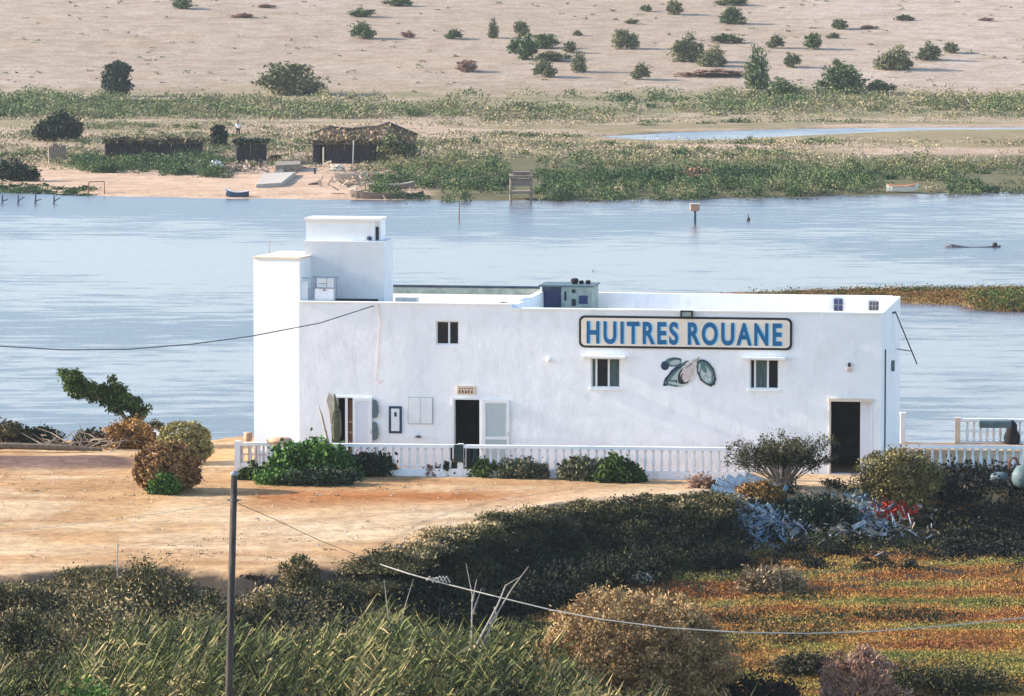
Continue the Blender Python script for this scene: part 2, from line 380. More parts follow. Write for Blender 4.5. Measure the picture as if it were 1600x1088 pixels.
tag(link('ground', me), kind='structure')

# ------------------------------------------------------------------ water
wm, t, b = mk('water')
b.inputs['Base Color'].default_value = (.10, .17, .24, 1); b.inputs['IOR'].default_value = 1.33
st = noise(t, .022, 4, .5, stretch=(.7, .8, 1)); st2 = noise(t, .55, 6, .7, stretch=(.35, 1.0, 1))
av = N(t, 'ShaderNodeMath', operation='MULTIPLY_ADD'); t.links.new(st2, av.inputs[0]); av.inputs[1].default_value = .9; t.links.new(st, av.inputs[2])
pat = ramp(t, av.outputs[0], [(0, 0, 0), (1, 1, 1)], [.90, 1.12])
t.links.new(ramp(t, av.outputs[0], [(.17, .13, .13), (.07, .07, .09)], [.90, 1.12]), b.inputs['Base Color'])
rr = N(t, 'ShaderNodeMapRange'); t.links.new(pat, rr.inputs[0]); rr.inputs[3].default_value = .22; rr.inputs[4].default_value = .28; t.links.new(rr.outputs[0], b.inputs['Roughness'])
bs = N(t, 'ShaderNodeMapRange'); t.links.new(pat, bs.inputs[0]); bs.inputs[3].default_value = .14; bs.inputs[4].default_value = .30
bp = N(t, 'ShaderNodeBump'); bp.inputs['Distance'].default_value = .16
t.links.new(bs.outputs[0], bp.inputs['Strength']); t.links.new(noise(t, 1.1, 5, .6, stretch=(.55, 1.5, 1)), bp.inputs['Height']); t.links.new(bp.outputs[0], b.inputs['Normal'])
wb = MB(); wb.add([(-600, 185, 0), (600, 185, 0), (600, 470, 0), (-600, 470, 0)], [(0, 1, 2, 3)])
# keep the river sheet out of the lower ground in front: it starts behind the house
tag(wb.build('river', wm, loc=(0, 0, ZW)), kind='structure')
pa = PV(900, 219, -1.2); pb = PV(1700, 219, -1.2)
pm = MB(); f0 = float(P(800, 221, -1.2)[1]); f1 = float(P(800, 195, -1.2)[1])
pm.add([(pa.x-5, f0, 0), (120, f0, 0), (140, f1, 0), (pa.x-5, f1, 0)], [(0, 1, 2, 3)])
tag(pm.build('pond', wm, loc=(0, 0, -1.30)), kind='structure')

# ------------------------------------------------------------------ foliage builders
def unit(n, rng):
    v = rng.normal(size=(n, 3)); return v/np.linalg.norm(v, axis=1, keepdims=True)
def leafquads(p, size, rng, elong=1.7, dirs=None):
    n = len(p); a = unit(n, rng) if dirs is None else dirs
    b = np.cross(a, unit(n, rng)); b /= np.linalg.norm(b, axis=1, keepdims=True)+1e-9
    s = (size*rng.uniform(.6, 1.4, n))[:, None] if np.isscalar(size) else (size*rng.uniform(.6, 1.4, n))[:, None]
    V = np.stack([p - a*s*elong*.5, p + b*s*.5, p + a*s*elong*.5, p - b*s*.5], 1).reshape(-1, 3)
    return V, np.arange(4*n).reshape(n, 4)
def crown(name, blobs, mat, seed, nclump=90, nleaf=2500, cr=.14, leaf=.05, elong=1.7, inner=.45, jit=.12, mid=.5, spread=.3, outward=0.0):
    """foliage as many leaf-sized faces gathered in clumps over a union of ellipsoids (cx,cy,cz,rx,ry,rz)"""
    rng = np.random.default_rng(seed); B = np.array(blobs, float)
    w = (B[:, 3]*B[:, 5]+B[:, 4]*B[:, 5]); w /= w.sum(); k = rng.choice(len(B), nclump, p=w)
    d = unit(nclump, rng); r = rng.uniform(inner, 1.0, nclump)**.5 * (1+rng.normal(0, jit, nclump))
    c = B[k, :3] + d*B[k, 3:]*r[:, None]
    ct = np.clip(mid + rng.normal(0, spread*.7, nclump), 0, 1); crr = cr*rng.uniform(.6, 1.5, nclump)
    q = rng.integers(0, nclump, nleaf); p = c[q] + rng.normal(size=(nleaf, 3))*crr[q][:, None]*np.array([1, 1, .8])*.6
    keep = p[:, 2] > .005; p = p[keep]; q = q[keep]
    dirs = None
    if outward:
        cen = np.array([B[:, 0].mean(), B[:, 1].mean(), 0]); dd = p-cen; dd /= np.linalg.norm(dd, axis=1, keepdims=True)
        dirs = dd*outward + unit(len(p), rng); dirs /= np.linalg.norm(dirs, axis=1, keepdims=True)
    V, F = leafquads(p, leaf, rng, elong, dirs)
    return npmesh(name, V, F, mat, np.clip(ct[q] + rng.normal(0, spread*.35, len(p)), 0, 1))
def stems(blobs, seed, r0=.02, n=7, sub=2):
    rng = random.Random(seed); m = MB()
    for i in range(n):
        b = rng.choice(blobs); tgt = Vector((b[0]+rng.uniform(-.6, .6)*b[3], b[1]+rng.uniform(-.6, .6)*b[4], b[2]+rng.uniform(0, .7)*b[5]))
        s0 = Vector((rng.uniform(-.05, .05), rng.uniform(-.05, .05), -.03)); mid = s0.lerp(tgt, .5) + Vector((rng.uniform(-.06, .06), rng.uniform(-.06, .06), rng.uniform(-.02, .08)))
        m.tube([s0, mid, tgt], [r0, r0*.6, r0*.25], 5)
        for k in range(sub):
            q = mid.lerp(tgt, rng.random()); e = q + Vector((rng.uniform(-.25, .25), rng.uniform(-.2, .2), rng.uniform(.02, .2)))
            m.tube([q, e], [r0*.35, r0*.12], 4)
    return m
def blobset(kind, seed):
    r = random.Random(seed)
    if kind == 'round': L = [(0, 0, .45, .42, .42, .45), (-.18, .1, .35, .30, .3, .33), (.2, -.1, .33, .30, .3, .32)]
    elif kind == 'tall': L = [(0, 0, .33, .42, .40, .33), (.03, 0, .68, .36, .34, .32), (-.12, .05, .5, .30, .3, .3)]
    elif kind == 'wide': L = [(-.24, 0, .42, .25, .26, .42), (.02, .05, .48, .26, .28, .48), (.26, -.03, .34, .24, .26, .34), (.42, 0, .2, .14, .2, .2)]
    elif kind == 'slope': L = [(-.12, 0, .5, .3, .3, .48), (.14, 0, .35, .28, .3, .36), (.36, 0, .2, .17, .22, .22), (-.34, 0, .25, .18, .2, .28)]
    elif kind == 'low': L = [(-.3, 0, .4, .2, .22, .4), (0, 0, .5, .25, .25, .45), (.28, 0, .38, .22, .22, .38)]
    elif kind == 'dome': L = [(0, 0, .28, .46, .44, .62)]
    return [(a+r.uniform(-.05, .05), b_+r.uniform(-.05, .05), c+r.uniform(-.03, .03), d, e, f) for a, b_, c, d, e, f in L]
_cache = {}
def field_mesh(kind, mat, var):
    key = (kind, mat, var)
    if key not in _cache:
        big = kind in ('tall', 'wide', 'slope')
        _cache[key] = crown('field_bush', blobset(kind, var*7+len(kind)), M[mat], var*31+5, 70 if big else 45, 3200 if big else 1500, .13, .055 if big else .075, 1.5, .2, .1, spread=.32)
    return _cache[key]
def place_bush(name, px, py, w, h, kind, mat, label, cat='bush', group=None, var=0, flip=False):
    p = hit(px, py); s = pxm(p.y); o = link(name, field_mesh(kind, mat, var))
    o.location = (p.x, p.y, p.z-.05); o.scale = (w/s*(-1 if flip else 1), (w/s)*.9, h/s*1.05); return tag(o, label, cat, group)

def mounds(name, X, Y, W_, H_, mid, nl, leaf, mat, seed, label, nc=16, elong=1.8, spread=.10, zg=None, kind='stuff'):
    """many rounded shrubs of uneven height as one ground cover"""
    rng = np.random.default_rng(seed); n = len(X); zg = heights(X, Y) if zg is None else zg
    k = np.repeat(np.arange(n), nc); d = unit(n*nc, rng); d[:, 2] = np.abs(d[:, 2]); r = rng.uniform(.55, 1.08, n*nc)
    cx = X[k]+d[:, 0]*r*W_[k]*.5; cy = Y[k]+d[:, 1]*r*W_[k]*.5; cz = zg[k]+d[:, 2]*r*H_[k]*.95; ct = mid[k]+rng.normal(0, spread, n*nc)
    q = rng.integers(0, n*nc, n*nl); cr = W_[k]*.13; g = rng.normal(size=(n*nl, 3))
    p = np.stack([cx[q]+g[:, 0]*cr[q], cy[q]+g[:, 1]*cr[q], cz[q]+g[:, 2]*np.minimum(cr[q], H_[k][q]*.2)], 1); p[:, 2] = np.maximum(p[:, 2], zg[k][q]-.15)
    dd = np.stack([p[:, 0]-X[k][q], p[:, 1]-Y[k][q], (p[:, 2]-zg[k][q])*1.3], 1); dd /= np.linalg.norm(dd, axis=1, keepdims=True)+1e-6
    dirs = dd*.7+unit(len(p), rng); dirs /= np.linalg.norm(dirs, axis=1, keepdims=True)
    V, F = leafquads(p, leaf, rng, elong, dirs)
    return tag(link(name, npmesh(name, V, F, M[mat], np.clip(ct[q]+rng.normal(0, spread*.6, len(p)), 0, 1))), label, kind=kind)
def sampled(n, dens, rect, z0, seed):
    rng = np.random.default_rng(seed); px = rng.uniform(rect[0], rect[2], n*6); py = rng.uniform(rect[1], rect[3], n*6); x, y = P(px, py, z0)
    w = dens(px, py, x, y) > rng.random(n*6); w &= np.cumsum(w) <= n
    return x[w], y[w], px[w], py[w], rng
M['f_mix'] = leafmat('mixed_scrub_foliage', [(.006, .009, .008), (.022, .030, .012), (.065, .062, .022), (.15, .115, .05), (.38, .29, .15)])
M['f_farmix'] = leafmat('far_mixed_foliage', [(.02, .05, .022), (.055, .105, .035), (.14, .165, .065), (.22, .19, .10), (.40, .31, .20)])
# ------------------------------------------------------------------ bushes on the far slope
g1 = 'bushes scattered over the far slope'
FB = [
 (285,14,34,18,'round','f_fieldgreen','green bush cut by the top edge, farthest left on the far slope'),
 (378,28,30,8,'low','f_drypink','low brown scrub right of the topmost left green bush'),
 (417,13,24,7,'low','f_drypink','tiny low brown scrub near the top edge, left of centre'),
 (565,27,38,15,'low','f_fieldgreen','flat green bush straight above the round green one, left half of slope'),
 (568,61,36,29,'round','f_fieldgreen','round green bush standing alone in the left half of the slope'),
 (622,10,40,13,'low','f_fieldgreen','wide green bush touching the top edge left of centre'),
 (638,60,20,12,'low','f_drypink','tiny pale scrub right of the round green bush'),
 (708,61,26,17,'round','f_fieldgreen','small round dark green bush left of the slim pale one'),
 (771,60,18,28,'tall','f_field','slim pale upright bush above the middle of the picture'),
 (729,112,36,20,'round','f_drypink','pale brown round bush low on the slope left of centre'),
 (455,148,88,52,'wide','f_field','widest bush on the slope, standing at its foot on the left'),
 (1010,18,18,12,'round','f_field','tiny pale bush near the top edge, left of a taller green one'),
 (1054,23,28,24,'round','f_field','upright olive bush near the top edge right of centre'),
 (1142,9,44,13,'low','f_fieldgreen','green bush cut by the top edge, above the sloping-sided bush'),
 (1145,38,38,28,'slope','f_fieldgreen','green bush with sloping right side, just under the top edge'),
 (987,38,20,9,'low','f_field','tiny flat scrub above the broad olive bush right of centre'),
 (903,56,14,10,'round','f_field','very small bush alone above the middle cluster'),
 (818,93,44,42,'round','f_fieldgreen','large dark green bush at the left of the middle cluster'),
 (815,56,28,22,'tall','f_field','small olive bush at the top of the middle cluster'),
 (849,76,42,24,'wide','f_fieldgreen','broad bush at the upper right of the middle cluster'),
 (864,96,48,16,'low','f_field','low flat bush in the centre of the middle cluster'),
 (890,83,22,20,'round','f_field','small pale bush at the right of the middle cluster'),
 (852,121,34,30,'round','f_field','pale brown bush at the foot of the middle cluster'),
 (904,113,26,30,'tall','f_field','slim pale bush just right of the middle cluster'),
 (976,77,38,32,'wide','f_field','broad olive bush alone between the cluster and the right half'),
 (1000,125,28,28,'round','f_field','pale round bush low on the slope, just right of centre'),
 (1077,97,50,42,'wide','f_field','big olive bush with a tall crown right of centre'),
 (1113,104,42,30,'slope','f_field','smaller bush touching the right of the big olive bush'),
 (1137,68,44,15,'low','f_fieldgreen','long flat hedge-like bush above the big olive bush'),
 (1182,141,42,60,'tall','f_fieldgreen','tallest upright green bush, at the foot of the slope on the right'),
 (1226,156,56,32,'slope','f_fieldgreen','dark low bush leaning right, beside the tallest upright bush'),
 (1211,76,26,23,'round','f_field','small grey bush above the tallest upright bush'),
 (1237,106,26,26,'round','f_field','pale round bush right above the dark leaning bush'),
 (1270,77,30,27,'round','f_fieldgreen','dark green round bush right of two paler ones'),
 (1308,103,14,12,'round','f_field','tiny bush directly above the large spreading bush on the right'),
 (1312,146,72,48,'slope','f_fieldgreen','large spreading green bush at the foot of the slope on the right'),
 (1312,46,28,17,'round','f_fieldgreen','small green bush high on the right of the slope'),
 (1301,61,18,10,'low','f_field','tiny flat bush just below the small high green one'),
 (1358,46,24,7,'low','f_drypink','flat brown scrub right of the small high green bush'),
 (1397,109,56,34,'slope','f_field','broad olive bush with sloping right side on the right of the slope'),
 (1415,33,26,10,'low','f_fieldgreen','dark flat bush near the top right of the slope'),
 (1451,94,34,28,'wide','f_field','left of the two close olive bushes near the right edge'),
 (1486,83,26,18,'round','f_field','right and smaller of the two close olive bushes near the right edge'),
 (1110,119,92,11,'low','f_drypink','long low brown scrub strip under the big olive bush'),
 (1376,147,40,22,'low','f_fieldgreen','low dark bush at the foot of the slope right of the spreading one'),
 (1540,33,22,6,'low','f_drypink','flat brown scrub high up near the right edge'),
]
for i, (px, py, w, h, k, m_, lab) in enumerate(FB):
    place_bush('field_bush', px, py, w, h, k, m_, lab, 'bush', g1, i % 3, i % 2 == 1)
def tree(name, label, px, py, w, h, blobs, mat, seed, leaf=.05, nclump=120, nleaf=6000, cr=.12, spread=.3, mid=.45, cat='tree', group=None, trunk=True, p=None, depth=.9, r0=.02, elong=1.7, inner=.3, outward=0.0, stemmat='bark', nst=8, jit=.1):
    p = p or hit(px, py); s = pxm(p.y); sx_, sz = w/s, h/s
    root = empty(name, label, cat, (p.x, p.y, p.z-.05), 0, group)
    bl = [(a*sx_, b_*sx_*depth, c*sz, d*sx_, e*sx_*depth, f*sz) for a, b_, c, d, e, f in blobs]
    c = link('crown' if cat == 'tree' else 'foliage', crown(name+'_crown', bl, M[mat], seed, nclump, nleaf, cr*sx_, leaf, elong, inner, jit, mid, spread, outward), root)
    if trunk: stems(bl, seed, r0*sx_*.8+.01, nst, 2).build('trunk' if cat == 'tree' else 'stems', M[stemmat], root)
    return root
tree('shore_tree', 'tall oval dark tree standing at the foot of the far slope on the left', 184, 151, 46, 56, [(0,0,.35,.45,.45,.36),(0.02,0,.68,.38,.38,.30)], 'f_dark', 1, .28, spread=.35, mid=.6)
tree('shore_tree', 'dark spreading tree on the far bank, left of the wattle huts', 90, 221, 66, 43, [(-.2,0,.4,.3,.3,.36),(.15,0,.55,.34,.34,.42),(.35,0,.35,.15,.2,.25)], 'f_dark', 2, .22, spread=.3)
tree('shore_tree', 'small round dark tree between the long hut and the square hut', 341, 234, 26, 40, [(0,0,.6,.45,.45,.4),(0,0,.35,.35,.35,.3)], 'f_dark', 3, .18, nleaf=2500)
tree('shore_bush', 'greyish shrub against the right end of the sloping-roof hut', 622, 256, 58, 46, [(-.1,0,.5,.36,.36,.48),(.25,0,.3,.25,.25,.3)], 'f_field', 4, .18, cat='bush', nleaf=3500)
tree('shore_bush', 'brown round shrub on the far bank above the wooden jetty hut, to its right', 1088, 284, 44, 22, [(0,0,.4,.5,.5,.55)], 'f_drypink', 5, .16, cat='bush', nleaf=1800)
tree('shore_bush', 'dark shrub at the left edge of the far beach', 22, 283, 70, 34, [(-.1,0,.4,.4,.3,.5),(.3,0,.25,.2,.2,.3)], 'f_dark', 6, .18, cat='bush', nleaf=2600)
# vegetation belts on the far bank: uncountable
def belt(name, n, rect, zbase, rad, hgt, leaf, nl, mat, mid, spread, seed, dens=None, kind='stuff'):
    rng = np.random.default_rng(seed); px = rng.uniform(rect[0], rect[2], n*3); py = rng.uniform(rect[1], rect[3], n*3)
    x, y = P(px, py, zbase)
    if dens is not None:
        k = rng.random(n*3) < dens(px, py, x, y); x, y, px, py = x[k], y[k], px[k], py[k]
    x, y = x[:n], y[:n]; z = heights(x, y); n = len(x)
    R_ = rad*rng.uniform(.5, 1.6, n); Hh = hgt*rng.uniform(.4, 1.5, n)
    T = np.clip(mid + .9*(fbm(x*.06+seed, y*.12, 3)-.5) + rng.normal(0, spread*.6, n), 0, 1)
    q = np.repeat(np.arange(n), nl); u = rng.normal(size=(len(q), 3))*.5
    p = np.stack([x[q]+u[:, 0]*R_[q], y[q]+u[:, 1]*R_[q], z[q]+np.abs(u[:, 2])*Hh[q]], 1)
    V, F = leafquads(p, leaf, rng, 1.5)
    return tag(link(name, npmesh(name, V, F, M[mat], np.clip(T[q]+rng.normal(0, spread*.4, len(q)), 0, 1))), kind=kind)
nz = lambda x, y, s, a, b: ss(a, b, fbm(x*s, y*s*1.8, 4))
x, y, a_, b_, rg = sampled(620, lambda a, b_, x, y: .10+.9*nz(x, y, .03, .38, .56), (-120, 150, 1720, 186), -1.15, 11)
mounds('marsh_scrub', x, y, rg.uniform(1.8, 5.5, len(x)), rg.uniform(.35, 1.5, len(x)), np.clip(.55+1.0*(fbm(x*.05, y*.05, 3)-.5)+rg.normal(0, .14, len(x)), .05, .95), 190, .15, 'f_farmix', 11, 'olive scrub belt at the foot of the far slope', 14)
x, y, a_, b_, rg = sampled(170, lambda a, b_, x, y: nz(x, y, .05, .5, .6)*((b_ < 196) | (b_ > 222) | (a < 900)), (-120, 186, 1720, 248), -1.15, 41)
mounds('marsh_scrub', x, y, rg.uniform(1.2, 4.0, len(x)), rg.uniform(.25, .7, len(x)), np.clip(.45+rg.normal(0, .2, len(x)), .05, .95), 150, .13, 'f_farmix', 41, 'scattered low shrubs on the pale flat around the pool', 12)
belt('marsh_grass', 3200, (-120, 165, 1720, 250), -1.15, 1.7, .34, .13, 30, 'f_belt', .60, .25, 12, lambda a, b_, x, y: (.05+.6*nz(x, y, .05, .46, .66))*np.where((b_ > 192) & (b_ < 221) & (a > 915), (b_ > 196+ (a<1)*0)*0.0, 1)).__setitem__('label', 'pale dry marsh grass tufts on the far flat')
x, y, a_, b_, rg = sampled(620, lambda a, b_, x, y: ss(246, 266, b_ + 12*ss(900, 650, a)+ 10*(fbm(x*.15, y*.15, 3)-.5)+5*ss(1200, 1600, a))*(.10+.90*nz(x, y, .08, .36, .5))*(b_ < interp(a, FARSHORE)+1)*(np.abs(a-816) > 24)*((a < 1375) | (a > 1450) | (b_ < 287)), (590, 248, 1720, 314), -1.2, 13)
mounds('shore_scrub', x, y, rg.uniform(1.0, 3.4, len(x)), rg.uniform(.35, 1.25, len(x)), np.clip(.24+.42*ss(284, 254, b_)+.9*(fbm(x*.07, y*.07, 3)-.5)+rg.normal(0, .15, len(x)), .0, .8), 260, .10, 'f_farmix', 13, 'lush green shrubs lining the far waterline right of the huts', 15)
x, y, a_, b_, rg = sampled(120, lambda a, b_, x, y: (b_ > 250)*(b_ < 268+(a-95)*.045)*ss(95, 150, a)*1.0, (95, 247, 345, 282), -1.2, 14)
mounds('shore_scrub', x, y, rg.uniform(1.0, 3.0, len(x)), rg.uniform(.4, 1.1, len(x)), np.clip(.2+rg.normal(0, .14, len(x)), 0, .7), 300, .10, 'f_farmix', 14, 'green shrubs on the far beach in front of the long hut', 15)
x, y, a_, b_, rg = sampled(150, lambda a, b_, x, y: ((b_ < 262) | (a > 520) | (a < 60))*1.0, (-100, 225, 640, 292), -1.2, 42)
mounds('shore_scrub', x, y, rg.uniform(.6, 2.2, len(x)), rg.uniform(.2, .7, len(x)), np.clip(.55+rg.normal(0, .25, len(x)), 0, 1), 130, .11, 'f_farmix', 42, 'low brown and green scrub between the huts and the beach', 12)
x, y, a_, b_, rg = sampled(70, lambda a, b_, x, y: (np.abs(b_-interp(a, FARSHORE)+3) < 3.5)*1.0, (-60, 290, 140, 308), -1.4, 43)
mounds('shore_scrub', x, y, rg.uniform(.6, 2.2, len(x)), rg.uniform(.1, .3, len(x)), np.clip(.15+rg.normal(0, .1, len(x)), 0, 1), 130, .09, 'f_farmix', 43, 'dark weed along the far waterline at the left', 10)
rg = np.random.default_rng(55); n_ = 900; y = rg.uniform(HILL0+2, HILL0+190, n_); x = rg.uniform(-.14, .14, n_)*y; kk_ = rg.random(n_) < .2+.8*nz(x, y, .03, .4, .6); x, y = x[kk_], y[kk_]
mounds('slope_tufts', x, y, rg.uniform(.3, 1.5, len(x)), rg.uniform(.08, .32, len(x)), np.clip(.6+rg.normal(0, .2, len(x)), 0, 1), 26, .12, 'f_farmix', 55, 'tiny dry tufts and stones dotted over the far slope', 6)
belt('shore_scrub', 420, (-120, 228, 520, 262), -1.2, 1.0, .4, .11, 34, 'f_belt', .45, .3, 15, lambda a, b_, x, y: .6+0*a).__setitem__('label', 'dry brown scrub around the wattle huts')
belt('spit_scrub', 1700, (925, 452, 1720, 486), -1.3, .7, .16, .06, 40, 'f_orange', .30, .3, 16,
     lambda a, b_, x, y: (b_ > interp(a, SPIT_F)+1)*(b_ < interp(a, SPIT_N)-2)*ss(930, 1000, a)).__setitem__('label', 'rust coloured salt scrub on the mid river spit')
belt('spit_scrub', 420, (1500, 455, 1720, 487), -1.3, .9, .30, .07, 50, 'f_green', .45, .3, 17,
     lambda a, b_, x, y: (b_ > 462)*(b_ < interp(a, SPIT_N)-2)*ss(1510, 1540, a)).__setitem__('label', 'green scrub at the right end of the spit')
belt('spit_scrub', 110, (930, 458, 1700, 462), -1.3, .9, .30, .07, 50, 'f_green', .5, .3, 18).__setitem__('label', 'taller green scrub along the far edge of the spit')

# ------------------------------------------------------------------ far-bank huts and other things
def hut(name, label, x0, x1, ybase, ytop, mat, roofmat, depth=4.0, open_=None, seed=0, roof=None):
    a = hit(x0, ybase); b_ = hit(x1, ybase); Y = (a.y+b_.y)/2; s = pxm(Y); wd = (x1-x0)/s; ht = (ybase-ytop)/s; z = min(a.z, b_.z)-.05
    cx = (a.x+b_.x)/2; root = empty(name, label, 'hut', (cx, Y, z)); rr_ = random.Random(seed)
    m = MB()
    def stakes(p0, p1, skip=None):
        n = max(3, int((Vector(p1)-Vector(p0)).length/.16))
        for i in range(n+1):
            f = i/n
            if skip and skip[0] < f < skip[1]: continue
            p = Vector(p0).lerp(Vector(p1), f); hh = ht*rr_.uniform(.86, 1.10)
            m.tube([(p.x, p.y, 0), (p.x+rr_.uniform(-.08, .08), p.y+rr_.uniform(-.05, .05), hh)], [.11, .08], 5)
    w2 = wd/2
    stakes((-w2, 0, 0), (w2, 0, 0), open_); stakes((-w2, depth, 0), (w2, depth, 0)); stakes((-w2, 0, 0), (-w2, depth, 0)); stakes((w2, 0, 0), (w2, depth, 0))
    m.build('wall', M[mat], root)
    rng = np.random.default_rng(seed+50); n = int(160*wd)
    if roof is None: roof = [(-w2-.2, ht*.98), (w2+.2, ht*.98)]
    xs = rng.uniform(-w2-.15, w2+.15, n); yy = rng.uniform(-.3, depth+.2, n); zz = np.interp(xs, [r_[0] for r_ in roof], [r_[1] for r_ in roof]) + rng.normal(0, .06, n) + .10*(fbm(xs*1.3+seed, yy*1.3, 3))
    p = np.stack([xs, yy, zz], 1); d = unit(n, rng); d[:, 2] *= .35
    V, F = leafquads(p, .34, rng, 2.6, d/np.linalg.norm(d, axis=1, keepdims=True))
    rs = MB(); pts = roof
    for (xa, za), (xb, zb) in zip(pts[:-1], pts[1:]):
        rs.add([(xa, -.2, za), (xb, -.2, zb), (xb, depth+.1, zb), (xa, depth+.1, za), (xa, -.2, za-.10), (xb, -.2, zb-.10), (xb, depth+.1, zb-.10), (xa, depth+.1, za-.10)],
               [(0,1,2,3), (7,6,5,4), (0,4,5,1), (1,5,6,2), (2,6,7,3), (3,7,4,0)])
    ro = rs.build('roof', M['thatch'], root)
    link('roof_thatch', npmesh('roof_thatch', V, F, M[roofmat], rng.random(n)), ro)
    return root, s, wd, ht
hut('wattle_hut', 'long low dark stick hut with ragged roof on the far bank', 166, 311, 249, 221, 'wattle', 'f_brown', 3.5, None, 1)
hut('wattle_hut', 'square dark stick hut topped with green brush, right of the long hut', 370, 412, 257, 222, 'wattle', 'f_dark', 3.2, None, 2)
r3, s3, wd3, ht3 = hut('wattle_hut', 'larger dark stick hut with crooked sloping roof on the far bank', 490, 592, 256, 222, 'wattle', 'f_brown', 4.0, (.10, .16), 3)
# crooked upper roof of the third hut
m = MB(); w2 = wd3/2
rpts = [(-w2-.1, ht3*1.32), (-w2+1.4, ht3*1.60), (-w2+3.2, ht3*1.52), (w2-.2, ht3*1.62), (w2+.8, ht3*1.80), (w2+2.0, ht3*1.55), (w2+3.4, ht3*1.25)]
for (xa, za), (xb, zb) in zip(rpts[:-1], rpts[1:]):
    m.add([(xa, -.15, ht3*.97), (xb, -.15, ht3*.97), (xb, 3.0, zb), (xa, 3.0, za), (xa, -.15, ht3*.97-.12), (xb, -.15, ht3*.97-.12), (xb, 3.0, zb-.15), (xa, 3.0, za-.15)],
          [(0,1,2,3), (7,6,5,4), (0,4,5,1), (1,5,6,2), (2,6,7,3), (3,7,4,0)])
up3 = m.build('upper_roof', M['thatch'], r3)
m = MB(); m.tube([(a_, 3.0, b_+.03) for a_, b_ in rpts], .17, 6)
rngq = np.random.default_rng(77); n_ = 1500; xs = rngq.uniform(rpts[0][0], rpts[-1][0], n_); f_ = rngq.random(n_); zr_ = np.interp(xs, [a_ for a_, b_ in rpts], [b_ for a_, b_ in rpts])
pq = np.stack([xs, -.15+3.15*f_, ht3*.97*(1-f_)+zr_*f_+rngq.normal(.05, .05, n_)], 1); Vq, Fq = leafquads(pq, .16, rngq, 2.4)
link('roof_thatch', npmesh('roof_thatch', Vq, Fq, M['f_dry'], rngq.random(n_)*.8), up3)
for xx in (w2+.4, w2+1.6, w2+3.0): MB().tube([(xx, .2, 0), (xx, .2, ht3)], .09, 6).build('post', M['wattle'], r3)
mm = MB()
for k in range(26): xx = w2+.2+k*.12; mm.tube([(xx, 2.6, 0), (xx, 2.6, ht3*1.2)], .09, 5)
mm.build('side_stakes', M['wattle'], r3)
m.build('ridge', M['wattle'], up3)
MB().tube([(w2*.2, -.4, 0), (w2*.2+.1, -.4, ht3*1.1)], .06, 6).build('post', M['paleboat'], r3); MB().tube([(-w2+.9, -.35, 0), (-w2+.9, -.35, ht3*.8)], .06, 6).build('post', M['paleboat'], r3)
p = hit(89, 252); s = pxm(p.y); m = MB(); rr_ = random.Random(4)
for i in range(9):
    for j in range(3): m.tube([(i*.17-.7, j*.5, 0), (i*.17-.7+rr_.uniform(-.05, .05), j*.5, 1.55*rr_.uniform(.85, 1.1))], [.11, .08], 5)
tag(m.build('stick_shelter', M['oldwood'], loc=p-Vector((0,0,.05))), 'narrow shelter of upright sticks below the dark spreading tree', 'shelter')
